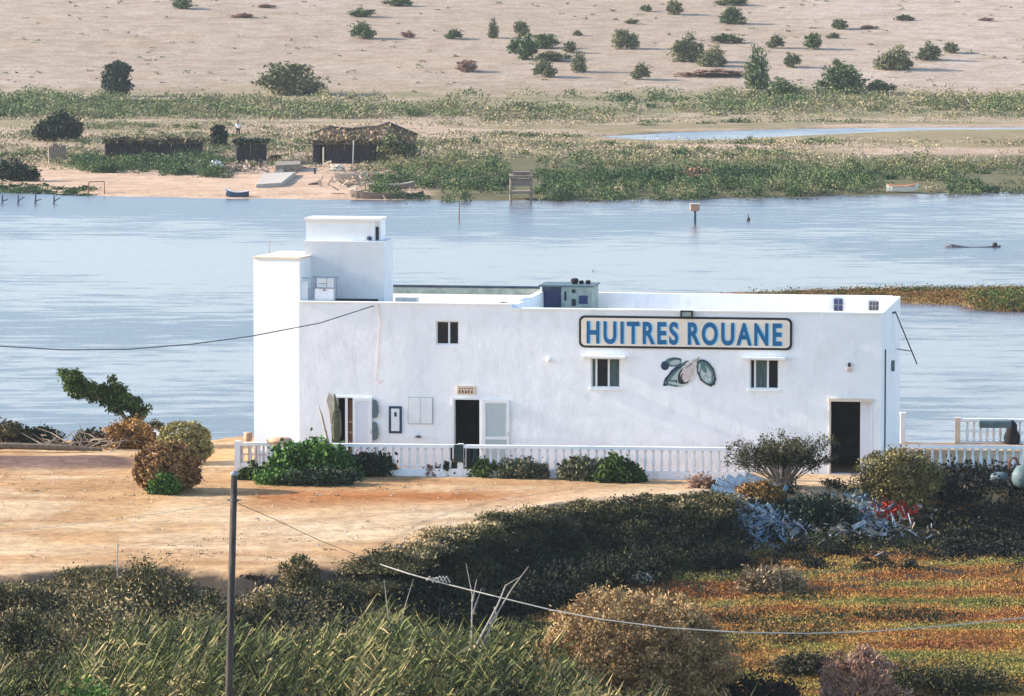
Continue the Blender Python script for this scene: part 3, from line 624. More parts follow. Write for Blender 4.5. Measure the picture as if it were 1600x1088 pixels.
# person
def skinned(name, verts, edges, mat, parent, lv=1):
    me = bpy.data.meshes.new(name); me.from_pydata([v[:3] for v in verts], edges, []); o = bpy.data.objects.new(name, me); COL.objects.link(o); o.parent = parent
    me.materials.append(mat); sk = o.modifiers.new('skin', 'SKIN'); sk.use_smooth_shade = True
    if not me.skin_vertices: me.attributes.new('x', 'FLOAT', 'POINT')
    for i, v in enumerate(verts):
        sv = me.skin_vertices[0].data[i]; sv.radius = (v[3], v[3]*(v[4] if len(v) > 4 else 1)); sv.use_root = (i == 0)
    o.modifiers.new('sub', 'SUBSURF').levels = lv; o.modifiers[-1].render_levels = lv
    return o
def ensure_skin(me):
    pass
pp = hit(372, 215)
per = empty('person', 'standing person in white shirt and dark trousers behind the square hut', 'person', (pp.x, pp.y, pp.z-.02))
def figure(root):
    def sk(name, verts, edges, mat):
        me = bpy.data.meshes.new(name); me.from_pydata([v[:3] for v in verts], edges, []); me.materials.append(mat)
        o = bpy.data.objects.new(name, me); COL.objects.link(o); o.parent = root
        bm_mod = o.modifiers.new('skin', 'SKIN'); bm_mod.use_smooth_shade = True
        import bmesh
        bm = bmesh.new(); bm.from_mesh(me); lay = bm.verts.layers.skin.verify(); bm.verts.ensure_lookup_table()
        for i, v in enumerate(verts):
            bm.verts[i][lay].radius = (v[3], v[3]*(v[4] if len(v) > 4 else 1)); bm.verts[i][lay].use_root = (i == 0)
        bm.to_mesh(me); bm.free()
        s_ = o.modifiers.new('sub', 'SUBSURF'); s_.levels = 1; s_.render_levels = 2
        return o
    body = [(0,0,.92,.13),(0,0,1.15,.12),(0,0,1.38,.13),(0,0,1.48,.055),(0,-.01,1.58,.085),(0,-.01,1.70,.085),
            (-.19,0,1.40,.055),(-.27,0,1.14,.042),(-.25,-.05,.90,.032),(-.25,-.08,.82,.028),
            (.19,0,1.40,.055),(.27,.02,1.14,.042),(.26,-.05,.90,.032),(.26,-.08,.82,.028),
            (-.10,0,.86,.09),(-.12,0,.48,.06),(-.13,.02,.08,.042),(-.13,-.13,.04,.035),
            (.10,0,.86,.09),(.12,0,.48,.06),(.13,.02,.08,.042),(.13,-.13,.04,.035)]
    ed = [(0,1),(1,2),(2,3),(3,4),(4,5),(2,6),(6,7),(7,8),(8,9),(2,10),(10,11),(11,12),(12,13),(0,14),(14,15),(15,16),(16,17),(0,18),(18,19),(19,20),(20,21)]
    sk('body', body, ed, M['skin'])
    sk('shirt', [(0,0,.90,.16),(0,0,1.15,.15),(0,0,1.38,.16),(0,0,1.46,.08),(-.20,0,1.39,.078),(-.28,0,1.14,.06),(.20,0,1.39,.078),(.28,.02,1.14,.06)], [(0,1),(1,2),(2,3),(2,4),(4,5),(2,6),(6,7)], M['shirt'])
    sk('trousers', [(0,0,.92,.155),(-.10,0,.84,.115),(-.12,0,.48,.085),(-.13,.02,.12,.07),(.10,0,.84,.115),(.12,0,.48,.085),(.13,.02,.12,.07)], [(0,1),(1,2),(2,3),(0,4),(4,5),(5,6)], M['trousers'])
    h = MB(); h.lathe([(.03,0.10),(.075,.08),(.095,.03),(.10,-.03),(.07,-.06)], (0,.015,1.70), 12); h.build('hair', M['black'], root, smooth=True)
figure(per)
# boats
def hull(L, Wd, Hh, sheer=.25, n=11, flat=.55):
    m = MB(); rows = []
    for i in range(n):
        t_ = i/(n-1); x = (t_-.5)*L; w = Wd/2*(1-(abs(2*t_-1)**2.6)*(.95 if t_ > .5 else .45)); zt = Hh + sheer*(2*t_-1)**2*(1 if t_ > .5 else .4); kb = .12*Hh + (.5*Hh*(max(0, 2*t_-1.3))**1.5)
        rows.append([(x, -w, zt), (x, -w*flat, kb), (x, w*flat, kb), (x, w, zt), (x, w*.88, zt-.02), (x, w*flat*.85, kb+.06), (x, -w*flat*.85, kb+.06), (x, -w*.88, zt-.02)])
    for r_ in rows: m.v += r_
    for i in range(n-1):
        for k in range(8):
            a = i*8+k; b2 = i*8+(k+1) % 8; m.f.append((a, b2, b2+8, a+8))
    m.f.append(tuple(range(7, -1, -1))); m.f.append(tuple((n-1)*8+k for k in range(8)))
    return m
def boat(name, label, px, py, Lpx, Hpx, mat, rz=0.0, trim=None, flip=False, thw=True, z=None):
    p = PV(px, py, ZW) if z is None else hit(px, py); s = pxm(p.y); L = Lpx/s; Hh = Hpx/s
    root = empty(name, label, 'boat', (p.x, p.y, (ZW-.08 if z is None else p.z)), rz + (math.pi if flip else 0))
    hull(L, L*.32, Hh).build('hull', M[mat], root, smooth=False)
    if thw:
        for xx in (-.22, .08):
            MB().box(xx*L-.1, xx*L+.1, -L*.13, L*.13, Hh*.70, Hh*.78).build('thwart', M['oldwood'], root)
    if trim:
        g = MB(); n = 11; pts = []
        for sgn in (-1, 1):
            pts = []
            for i in range(n):
                t_ = i/(n-1); w = L*.16*(1-(abs(2*t_-1)**2.6)*(.95 if t_ > .5 else .45)); pts.append(((t_-.5)*L, sgn*w, Hh+.02+.25*(2*t_-1)**2*(1 if t_ > .5 else .4)))
            g.tube(pts, .035, 5)
        g.build('gunwale', M[trim], root)
    return root, L, Hh
bt, L, Hh = boat('rowing_boat', 'dark blue small boat with pale bow moored at the far beach', 371, 309, 36, 10, 'blueboat', R(8), 'white', True)
MB().tube([(L*.35, 0, Hh*.7), (L*.6, 0, Hh+.35)], .06, 6).build('bow_spar', M['white'], bt)
ob, L, Hh = boat('rowing_boat', 'pale beached boat with an orange end on the far right shore', 1410, 301, 50, 10, 'paleboat', R(-12), 'orangeboat', False, z=1)
MB().lathe([(.02, 0), (L*.13, .04), (L*.12, .16), (.03, .24)], (L*.30, 0, Hh*.8), 10).build('orange_cover', M['orangeboat'], ob)
boat('fishing_boat', 'long brown boat lying lowest on the stony landing', 590, 311, 84, 11, 'oldwood', R(5), None, True)
boat('fishing_boat', 'small dark boat at the right end of the landing', 640, 310, 44, 9, 'pole', R(-5), None)
boat('fishing_boat', 'weathered boat drawn up behind the long brown one', 612, 298, 70, 9, 'oldwood', R(4), 'rope', z=1)
boat('fishing_boat', 'overturned-looking pale grey boat on the beach under the white post', 548, 281, 50, 9, 'stone', R(10), None, z=1)
bt, L, Hh = boat('motor_boat', 'low slim grey-blue boat far out on the right of the river', 1520, 386, 86, 2.5, 'greymetal', R(1), None, True, thw=False)
mo = MB(); mo.lathe([(.02,.0),(.15,.03),(.2,.12),(.16,.22),(.05,.27)], (-L*.40, 0, Hh), 10); mo.box(-L*.40-.05, -L*.40+.05, -.05, .05, -.15, Hh+.02); mo.build('outboard_motor', M['black'], bt, smooth=True)
# stone landings, jetty, frame, posts
def block(name, label, cat, corners, ytop, mat, zb=-1.6):
    pts = [hit(a, b_) for a, b_ in corners]; m = MB(); n = len(pts); rr_ = random.Random(len(label))
    zt = ytop; m.v = [(p.x, p.y, zb) for p in pts] + [(p.x, p.y, zt+rr_.uniform(-.04, .04)) for p in pts]
    m.f = [tuple(range(n, 2*n)), tuple(reversed(range(n)))] + [(i, (i+1) % n, (i+1) % n+n, i+n) for i in range(n)]
    return tag(m.build(name, M[mat], bevel=.04), label, cat)
block('stone_landing', 'flat stone quay on the beach between square hut and boats', 'quay', [(400, 294), (440, 292), (462, 274), (412, 277)], -.85, 'stone')
block('stone_landing', 'low dark stone block behind the flat stone quay', 'quay', [(430, 270), (470, 268), (470, 262), (432, 263)], -.55, 'oldwood')
p = PV(814, 314, ZW); s = pxm(p.y); jt = empty('jetty_hut', 'wooden lookout platform on stilts at the far waterline', 'jetty', (p.x, p.y, ZW))
w2 = 16/s; hh = 44/s
for sx_ in (-1, 1):
    for dy in (0, 2): MB().tube([(sx_*w2, dy, -.6), (sx_*w2*.98, dy, hh*.82)], .11, 6).build('leg', M['oldwood'], jt)
MB().box(-w2-.1, w2+.1, -.2, 2.2, hh*.26, hh*.34).build('lower_platform', M['oldwood'], jt)
MB().box(-w2-.15, w2+.15, -.3, 2.3, hh*.82, hh*.90).build('roof', M['oldwood'], jt)
MB().box(-w2, w2, 0, .1, hh*.52, hh*.78).build('railing', M['oldwood'], jt)
MB().box(-w2*.8, w2*.9, .4, 1.8, hh*.905, hh*1.02).build('crate', M['thatch'], jt)
p = hit(151, 303); m = MB(); s = pxm(p.y)
m.tube([(-13/s, 0, -.1), (-12/s, 0, .95), (12/s, 0, 1.0), (12.5/s, 0, -.1)], .055, 6)
m.tube([(-13/s, 0, .5), (-13/s, -.7, -.1)], .045, 5); m.tube([(12.5/s, 0, .5), (12.5/s, -.7, -.1)], .045, 5)
tag(m.build('goal_frame', M['rust'], loc=p), 'rusty goal-shaped frame standing on the far beach', 'frame')
for i, (px, h, lab) in enumerate([(3, 14, 'leftmost stake standing in the shallows at the picture edge'), (28, 14, 'second stake from the left in the far shallows'), (55, 15, 'forked stake in the far shallows, third from left'), (84, 12, 'rightmost stake of the four in the far shallows')]):
    p = PV(px, 318, ZW); s = pxm(p.y); m = MB(); m.tube([(0, 0, -.6), (.03, 0, h/s)], [.10, .07], 6)
    m.tube([(.02, 0, .25*h/s), (.5, 0, (.45+.3*(i % 2))*h/s)], [.05, .04], 5)
    tag(m.build('mooring_stake', M['cable'], loc=p), lab, 'stake', 'stakes in the far shallows')
p = PV(717, 345, ZW); s = pxm(p.y); m = MB(); m.tube([(0, 0, -.5), (.05, 0, 28/s)], [.05, .035], 6); tag(m.build('marker_pole', M['rust'], loc=p), 'thin reddish pole in the river above the flat roof', 'pole')
p = PV(1086, 349, ZW); s = pxm(p.y); st = empty('river_marker', 'tan box-shaped marker on a dark pole in the river', 'marker', (p.x, p.y, ZW))
MB().tube([(0, 0, -.5), (0, 0, 20/s)], .09, 6).build('pole', M['darkmetal'], st)
MB().box(-8/s, 7/s, -.2, .2, 19/s, 29/s).build('board', M['terracotta'], st, bevel=.06); MB().box(-8/s, 7/s, -.3, .3, 29.3/s, 31/s).build('board_top', M['cream'], st)
p = PV(1169, 345, ZW); m = MB(); m.lathe([(.02,-.2),(.14,-.1),(.16,.1),(.05,.3),(.03,.5),(.02,.52)], (0,0,0), 8); tag(m.build('buoy', M['darkmetal'], loc=p, smooth=True), 'tiny dark buoy in the river right of the tan marker', 'buoy')
# small clutter at the hut beach
for i, (px, py, w, h, mt, lab) in enumerate([(338, 262, 12, 9, 'white', 'round pale bundle at the right end of the beach shrubs'), (365, 268, 30, 7, 'oldwood', 'low stack of pale sticks left of the square hut foot'), (430, 252, 22, 10, 'wattle', 'dark heap against the right side of the square hut'), (528, 268, 14, 10, 'paleboat', 'pale heap at the foot of the white post before the big hut')]):
    p = hit(px, py); s = pxm(p.y); o = link('beach_heap', crown('beach_heap', [(0,0,.15*h/s,w/s*.5,w/s*.4,h/s*.7)], M['f_dry'], i+70, 20, 500, .2, .16)); o.data.materials.clear(); o.data.materials.append(M[mt]); o.location = p; tag(o, lab, 'heap')

# ------------------------------------------------------------------ THE HOUSE
YAW = R(9.0); HB = Vector((0.0, 184.0, 0.0)); UX = Vector((math.cos(YAW), -math.sin(YAW), 0)); VX = Vector((math.sin(YAW), math.cos(YAW), 0))
def LB(px, py, v=0.0):                          # photo pixel -> (u, z) on the plane parallel to the house front at depth v
    dx, dy, dz = [float(q) for q in ray(px, py)]; d = Vector((dx, dy, dz)); o = Vector((0, 0, CH)); q = HB + VX*v
    t_ = (q-o).dot(VX)/d.dot(VX); w = o + d*t_; return (w-HB).dot(UX), w.z
def LBz(px, py, z):                             # photo pixel at known height -> (u, v)
    w = PV(px, py, z); return (w-HB).dot(UX), (w-HB).dot(VX)
def hthing(name, label, cat, u=0, v=0, z=0, group=None):
    w = HB + UX*u + VX*v; return empty(name, label, cat, (w.x, w.y, z), -YAW, group)
house = hthing('white_house', 'long white flat-roofed riverside house with stair tower, painted sign and two doors', 'house')
UL = LB(467, 600)[0]; UR = LB(1377, 600)[0]; US = LB(799, 480)[0]
ZA = LB(640, 475)[1]; ZB = LB(1100, 488)[1]; DEP = 9.0; TH = .28
def rect(x0, y0, x1, y1, v=0.0):
    a = LB(x0, y1, v); b_ = LB(x1, y0, v); return a[0], b_[0], a[1], b_[1]
openings = {}
o_uw = rect(681, 502, 717, 539); o_w1 = rect(923, 560, 969, 606); o_w2 = rect(1171, 562, 1217, 608)
o_ld = rect(527, 622, 552, 740); o_cd = rect(710, 625, 749, 740); o_rd = rect(1297, 628, 1361, 745)
o_ld = (o_ld[0], o_ld[1], .12, o_ld[3]); o_cd = (o_cd[0], o_cd[1], .12, o_cd[3]); o_rd = (o_rd[0], o_rd[1], .02, o_rd[3])
def holed(m, x0, x1, z0, z1, holes, y0, y1):
    xs = sorted({x0, x1, *[h[0] for h in holes], *[h[1] for h in holes]}); zs = sorted({z0, z1, *[h[2] for h in holes], *[h[3] for h in holes]})
    for a, b_ in zip(xs[:-1], xs[1:]):
        for c, d in zip(zs[:-1], zs[1:]):
            mx_, mz = (a+b_)/2, (c+d)/2
            if any(h[0] < mx_ < h[1] and h[2] < mz < h[3] for h in holes): continue
            m.add([(a, y0, c), (b_, y0, c), (b_, y0, d), (a, y0, d)], [(0, 1, 2, 3)]); m.add([(a, y1, c), (b_, y1, c), (b_, y1, d), (a, y1, d)], [(3, 2, 1, 0)])
    for h in holes + [(x0, x1, z0, z1)]:
        a, b_, c, d = h
        m.add([(a, y0, c), (b_, y0, c), (b_, y1, c), (a, y1, c)], [(0, 1, 2, 3)]); m.add([(a, y0, d), (b_, y0, d), (b_, y1, d), (a, y1, d)], [(0, 1, 2, 3)])
        m.add([(a, y0, c), (a, y1, c), (a, y1, d), (a, y0, d)], [(0, 1, 2, 3)]); m.add([(b_, y0, c), (b_, y1, c), (b_, y1, d), (b_, y0, d)], [(0, 1, 2, 3)])
w = MB(); holed(w, UL, US, -.3, ZA, [o_uw, o_ld, o_cd], 0, TH); holed(w, US, UR, -.3, ZB, [o_w1, o_w2, o_rd], 0, TH)
w.build('front_wall', M['plaster'], house)
MB().box(UR-TH, UR, TH, DEP, -.3, ZB).build('side_wall', M['plaster'], house)
MB().box(UL, UL+TH, TH, DEP, -.3, ZA).build('side_wall', M['plaster'], house)
MB().box(UL+TH, US, DEP-TH, DEP, -.3, ZA-.03).build('back_wall', M['greenwall'], house)
MB().box(US, UR-TH, DEP-TH, DEP, -.3, ZB+.02).build('back_wall', M['plaster'], house)
MB().box(UL+TH, US, DEP-TH-.03, DEP+.03, ZA-.03, ZA+.05).build('coping', M['coping'], house)
MB().box(US-.02, US+.22, TH, DEP-TH, ZB-1.0, ZA+.02).build('dividing_parapet', M['plaster'], house)
MB().box(US, UR+.04, -.05, TH+.03, ZB, ZB+.07).build('coping', M['plaster2'], house)
MB().box(UL-.03, US-.002, -.04, TH+.03, ZA, ZA+.05).build('coping', M['plaster'], house)
MB().box(UL+TH, US-.02, TH, DEP-TH-.002, ZA-.50, ZA-.28).build('roof', M['deck'], house)
MB().box(US+.22, UR-TH, TH, DEP-TH-.002, ZB-1.0, ZB-.78).build('roof', M['deck'], house)
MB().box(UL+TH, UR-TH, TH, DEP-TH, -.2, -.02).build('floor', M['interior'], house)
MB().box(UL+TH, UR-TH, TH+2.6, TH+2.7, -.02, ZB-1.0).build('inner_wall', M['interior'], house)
# roof patches / tower behind
def hbox(x0, x1, y0, y1, v0, v1, zb, mat, name, parent=house, bevel=0.0, M_=None):
    a = LB(x0, y1, v0); b_ = LB(x1, y0, v0); return MB().box(a[0], b_[0], v0, v1, zb if zb is not None else a[1], b_[1]).build(name, M[mat], parent, bevel=bevel)
hbox(476, 600, 378, 470, 1.6, 3.5, ZA-.28, 'plaster3', 'stair_tower')
a = LB(478, 345, 1.9); b_ = LB(583, 345, 1.9); zt0 = LB(500, 378, 1.6)[1]
MB().box(a[0], b_[0], 1.9, 3.4, zt0, a[1]).build('tower_top_room', M['plaster2'], house)
c_ = LB(594, 345, 2.3)
MB().box(b_[0], c_[0], 2.4, 3.4, zt0, a[1]).build('tower_top_room', M['plaster'], house)
MB().box(a[0]-.06, c_[0]+.06, 1.82, 3.45, a[1], a[1]+.10).build('tower_roof', M['lit_cap'], house)
q = LB(588, 366, 2.35); MB().box(q[0]-.02, q[0]+.09, 2.36, 2.42, LB(598, 376, 2.35)[1], LB(598, 355, 2.35)[1]).build('tower_opening', M['interior'], house)
q = LB(577, 376, 1.85); MB().lathe([(.02,0),(.09,.02),(.09,.14),(.02,.16)], (q[0], 1.84, q[1]), 8).build('roof_pot', M['navy'], house)
# left wing, turned a little toward the sun
root_w = LB(467, 600, 0)[0]
zt = LB(430, 401, 1.5)[1]; wl = (467-393)/pxm(186)
lw = MB(); lw.box(-wl/math.cos(R(12)), 0, 0, 3.4, -.3, zt)
o = lw.build('left_wing', M['plaster2'], house, loc=(UL-.01, .25, 0)); o.rotation_euler = (0, 0, R(-7))
o = MB().box(-wl/math.cos(R(12))-.04, .04, -.04, 3.44, zt, zt+.06).build('wing_coping', M['cream'], house, loc=(UL-.01, .25, 0)); o.rotation_euler = (0, 0, R(-7))
q = LB(421, 392, 2.0); MB().tube([(q[0], 2.0, q[1]-.1), (q[0], 2.0, q[1]+.42)], .03, 6).build('vent_pipe', M['greymetal'], house)
q = LB(458, 612, .4)
for dx in (0, .16):
    for dz in (0, .16): MB().box(q[0]+dx-.04, q[0]+dx+.04, .32, .46, q[1]+dz-.04, q[1]+dz+.04).build('vent_hole', M['interior'], house)
# roof hut
v0 = 6.4
a = LB(844, 484, v0); b_ = LB(925, 449, v0); mid = LB(877, 460, v0)[0]; zr = ZB-.78
rh = hthing('roof_shed', 'small shed on the roof with dark doorway and grey-green right half', 'shed', a[0], v0, zr)
H_ = b_[1]-zr; wA = mid-a[0]; wB = b_[0]-a[0]
MB().box(wA, wB, 0, 1.8, 0, H_).build('wall', M['greenwall'], rh)
MB().box(0, .06, 0, 1.8, 0, H_).build('side_wall', M['plaster'], rh); MB().box(.06, wA, 1.7, 1.8, 0, H_).build('back_wall', M['interior'], rh)
MB().box(.06, wA, .35, .40, 0, H_*.98).build('doorway_shade', M['solar'], rh)  # dark sheet stands in for the shade inside the open doorway
MB().box(-.06, wB+.06, -.06, 1.86, H_, H_+.06).build('roof', M['dish'], rh)
MB().box(wA+.12, wA+.20, -.02, 0, H_*.55, H_*.85).build('vent', M['interior'], rh); MB().box(wA+.42, wA+.56, -.02, 0, H_*.80, H_*.92).build('vent', M['interior'], rh)
MB().box(wA+.42, wA+.58, -.02, 0, H_*.38, H_*.6).build('vent', M['interior'], rh); MB().box(wA+.7, wA+1.05, -.03, 0, H_*.45, H_*.72).build('louvre', M['solar'], rh)
for i, (dx, r_, lab) in enumerate([(1.25, .16, 'larger dark round pot on the roof shed, left of three'), (1.52, .10, 'middle small dark pot on the roof shed'), (1.78, .11, 'right small dark pot on the roof shed')]):
    q = HB + UX*(a[0]+dx) + VX*(v0+.8); m = MB(); m.lathe([(r_*.6, 0), (r_, r_*.6), (r_*.9, r_*1.2), (r_*.5, r_*1.4)], (0, 0, 0), 10)
    tag(m.build('pot', M['clothblack'], loc=(q.x, q.y, zr+H_+.062), smooth=True), lab, 'pot', 'pots on the roof shed')
# roof bits
def htag(mb, name, mat, label, cat, u, v, z, group=None, **kw):
    w_ = HB + UX*u + VX*v; return tag(mb.build(name, M[mat], loc=(w_.x, w_.y, z), rz=-YAW, **kw), label, cat, group)
q = LB(637, 466, 4.0); htag(MB().box(-.45, .40, -.3, .3, 0, .22), 'roof_box', 'paleboat', 'low white box lying on the left roof deck beside the tower', 'box', q[0], 4.0, ZA-.28, bevel=.04)
q = LB(790, 468, 3.2); m = MB(); m.lathe([(.28,0),(.30,.08),(.18,.16),(.03,.19)], (0,0,0), 10); htag(m, 'sack', 'clothblack', 'black sack slumped on the roof near the dividing wall', 'sack', q[0], 2.6, ZA-.28, smooth=True)
m = MB(); m.box(-.01, -.01+.45, 0, .05, 0, .52); q = LB(1302, 488, 8.6)
def panel(px0, px1, py0, py1, mat, label, grid):
    v = DEP-TH-.12; a = LB(px0, py1, v); b_ = LB(px1, py0, v); r_ = hthing('roof_panel', label, 'panel', a[0], v, a[1], 'panels on the back parapet')
    MB().box(0, b_[0]-a[0], 0, .06, 0, b_[1]-a[1]).build('panel', M[mat], r_)
    g = MB(); wq, hq = b_[0]-a[0], b_[1]-a[1]
    for k in range(grid+1): g.box(wq*k/grid-.012, wq*k/grid+.012, -.015, -.002, 0, hq)
    for k in range(3): g.box(0, wq, -.03, -.016, hq*k/2-.012, hq*k/2+.012)
    g.build('frame', M['greymetal'], r_)
panel(1303, 1317, 467, 486, 'solar', 'deep blue panel against the back parapet at the right of the roof', 2)
panel(1358, 1373, 471, 485, 'darkmetal', 'grey slatted panel at the far right of the roof', 3)
# windows
def window(o_, panes, mat, divs, hood=None, sill=True):
    x0, x1, z0, z1 = o_; W_ = bpy.data.objects.new('window', None); COL.objects.link(W_); W_.parent = house; W_.location = (x0, .10, z0)
    wd, h = x1-x0, z1-z0; f = MB(); fr = .05
    f.box(0, wd, 0, .06, 0, fr); f.box(0, wd, 0, .06, h-fr, h); f.box(0, fr, 0, .06, fr, h-fr); f.box(wd-fr, wd, 0, .06, fr, h-fr)
    for d in divs: f.box(d*wd-.035, d*wd+.035, -.01, .07, fr, h-fr)
    f.build('window_frame', M['frame'], W_)
    ds = [0, *divs, 1]
    for k, (a, b_) in enumerate(zip(ds[:-1], ds[1:])): MB().box(a*wd+.03, b_*wd-.03, .03, .045, fr*.5, h-fr*.5).build('pane', M[mat[k % len(mat)]], W_)
    if sill: MB().box(-.05, wd+.05, -.16, -.10+.001, -.08, -.002).build('sill', M['plaster2'], W_)
    if hood: MB().box(hood[0], wd+hood[1], -.45, -.102, h+.02, h+.10).build('hood', M['plaster2'], W_)
window(o_uw, 2, ['glass'], [.56], None, False)
window(o_w1, 2, ['glass_teal', 'glass'], [.18, .60], (-.25, .22)); window(o_w2, 2, ['glass', 'glass_teal', 'glass'], [.18, .62], (-.2, .25))
# doors
x0, x1, z0, z1 = o_cd
MB().box(x0-.09, x0, -.03, .1, z0, z1+.08).build('door_frame', M['frame'], house); MB().box(x0, x1+.02, -.03, .1, z1, z1+.08).build('door_frame', M['frame'], house)
def leaf(x0, x1, z0, z1, mat, rails, name='door_leaf', y=-.10, off=0):
    d = bpy.data.objects.new(name, None); COL.objects.link(d); d.parent = house; d.location = (x0, y, z0); wd = x1-x0; h = z1-z0; f = MB(); r_ = .11
    f.box(0, r_, 0, .05, 0, h); f.box(wd-r_, wd, 0, .05, 0, h); 
    zs = [0, *rails, 1]
    for k in zs: f.box(r_, wd-r_, 0, .05, min(max(k*h-r_/2, 0), h-r_), min(max(k*h-r_/2, 0), h-r_)+r_)
    f.build('leaf_frame', M['frame'], d); MB().box(r_-.01, wd-r_+.01, .02, .035, .02, h-.02).build('leaf_panel', M[mat], d)
    MB().tube([(wd-.05, -.04, h*.45), (wd-.05, -.04, h*.52)], .02, 6).build('handle', M['greymetal'], d)
    return d
a = LB(754, 627, -.1); b_ = LB(796, 627, -.1); leaf(a[0], b_[0], z0, z1, 'screen', [.42])
x0, x1, z0, z1 = o_ld
a = LB(551, 622, -.1); b_ = LB(581, 622, -.1); leaf(a[0], b_[0], z0, z1, 'curtain', [])
MB().box(x0-.05, x0, -.05, .1, z0, z1+.06).build('door_frame', M['frame'], house); MB().box(x0, b_[0], -.05, -.001, z1, z1+.06).build('door_frame', M['frame'], house)
q0 = LB(539, 640)[0]; q1 = LB(543, 640)[0]; MB().box(q0, q1, .02, .10, z0, z1).build('door_frame', M['frame'], house)
MB().box(q1+.01, x1-.02, .25, .60, z0, z1-.1).build('wooden_shelf', M['wood'], house)
for k in range(4): MB().box(q1+.01, x1-.02, .22, .249, z0+.3+.4*k, z0+.38+.4*k).build('shelf_board', M['terracotta'], house)
x0, x1, z0, z1 = o_rd
MB().box(x0-.06, x1+.08, -.10, .02, z1, z1+.12).build('lintel', M['cream'], house)
MB().box(x0-.05, x0-.001, -.03, .06, z0, z1).build('door_frame', M['cream'], house); MB().box(x1+.001, x1+.06, -.03, .06, z0, z1).build('door_frame', M['frame'], house)
MB().box(x1-.42, x1-.001, .20, .25, z0, z1-.01).build('door_leaf', M['curtain'], house)
# wall-hung things
q = LB(858, 562); htag(MB().lathe([(.01,-.1),(.09,-.06),(.11,.0),(.07,.07),(.01,.1)], (0,0,0), 12), 'wall_lamp', 'plaster2', 'small round white wall lamp left of the sign', 'lamp', q[0], -.11, q[1], smooth=True)
q = LB(1327, 574); wl_ = hthing('wall_lamp', 'black bulkhead lamp with pinkish box above the right doorway', 'lamp', q[0], 0, q[1])
MB().box(-.04, .05, -.12, -.002, .02, .17).build('lamp_head', M['black'], wl_, bevel=.01); MB().box(-.09, .09, -.07, -.002, -.16, -.02).build('box', M['pink'], wl_, bevel=.01)
fl = rect(1064, 485, 1083, 496); q = hthing('floodlight', 'dark square floodlight mounted on top of the sign', 'floodlight', (fl[0]+fl[1])/2, -.14, fl[2])
wq, hq = (fl[1]-fl[0])/2, fl[3]-fl[2]; g = MB(); g.box(-wq, wq, .02, .10, 0, hq); g.box(-wq, wq, -.08, .02, 0, .05); g.box(-wq, wq, -.08, .02, hq-.05, hq); g.box(-wq, -wq+.05, -.08, .02, .05, hq-.05); g.box(wq-.05, wq, -.08, .02, .05, hq-.05); g.box(-.05, .05, .1, .14, -.05, .1); g.build('housing', M['black'], q)
MB().box(-wq+.05, wq-.05, .0, .019, .05, hq-.05).build('lens', M['screen'], q)
# sign
S0 = rect(905, 497, 1238, 543); u0, u1, z0, z1 = S0
sg = hthing('shop_sign', 'long cream sign with black rounded border and blue capital letters', 'sign', u0, -.06, z0)
SW, SH = u1-u0, z1-z0
def rrect(x0, x1, z0, z1, r, n=6):
    pts = []
    for cx, cz, a0 in ((x1-r, z0+r, -90), (x1-r, z1-r, 0), (x0+r, z1-r, 90), (x0+r, z0+r, 180)):
        for k in range(n+1): t_ = R(a0 + 90*k/n); pts.append((cx+r*math.cos(t_), cz+r*math.sin(t_)))
    return pts
MB().slab(rrect(0, SW, 0, SH, .22), 0, .055).build('border', M['black'], sg)
bw = .085; MB().slab(rrect(bw, SW-bw, bw, SH-bw, .16), -.012, -.002).build('board', M['signcream'], sg)
def text_mesh(body, name, mat, x0, x1, z0, z1, y, bold, th=.004, sp=1.08):
    cu = bpy.data.curves.new(name, 'FONT'); cu.body = body; cu.size = 1; cu.offset = bold; cu.extrude = th; cu.space_character = sp; cu.space_word = .62
    to = bpy.data.objects.new(name+'_tmp', cu); COL.objects.link(to); bpy.context.view_layer.update()
    me = bpy.data.meshes.new_from_object(to.evaluated_get(bpy.context.evaluated_depsgraph_get())); bpy.data.objects.remove(to)
    co = np.zeros(len(me.vertices)*3, np.float32); me.vertices.foreach_get('co', co); co = co.reshape(-1, 3)
    lo, hi = co.min(0), co.max(0); nx = x0 + (co[:, 0]-lo[0])/(hi[0]-lo[0])*(x1-x0); nz_ = z0 + (co[:, 1]-lo[1])/(hi[1]-lo[1])*(z1-z0)
    me.vertices.foreach_set('co', np.stack([nx, y - co[:, 2], nz_], 1).astype(np.float32).ravel()); me.materials.clear(); me.materials.append(mat); me.name = name; me.update()
    return me
ta = rect(917, 505, 1222, 537); tx0, tx1, tz0, tz1 = ta[0]-u0, ta[1]-u0, ta[2]-z0, ta[3]-z0
link('letter_shade', text_mesh('HUITRES ROUANE', 'letter_shade', M['lightblue'], tx0+.045, tx1+.045, tz0-.005, tz1-.01, -.0175, .034, sp=1.26), sg)
link('lettering', text_mesh('HUITRES ROUANE', 'lettering', M['blue'], tx0, tx1, tz0, tz1, -.024, .032, sp=1.26), sg)
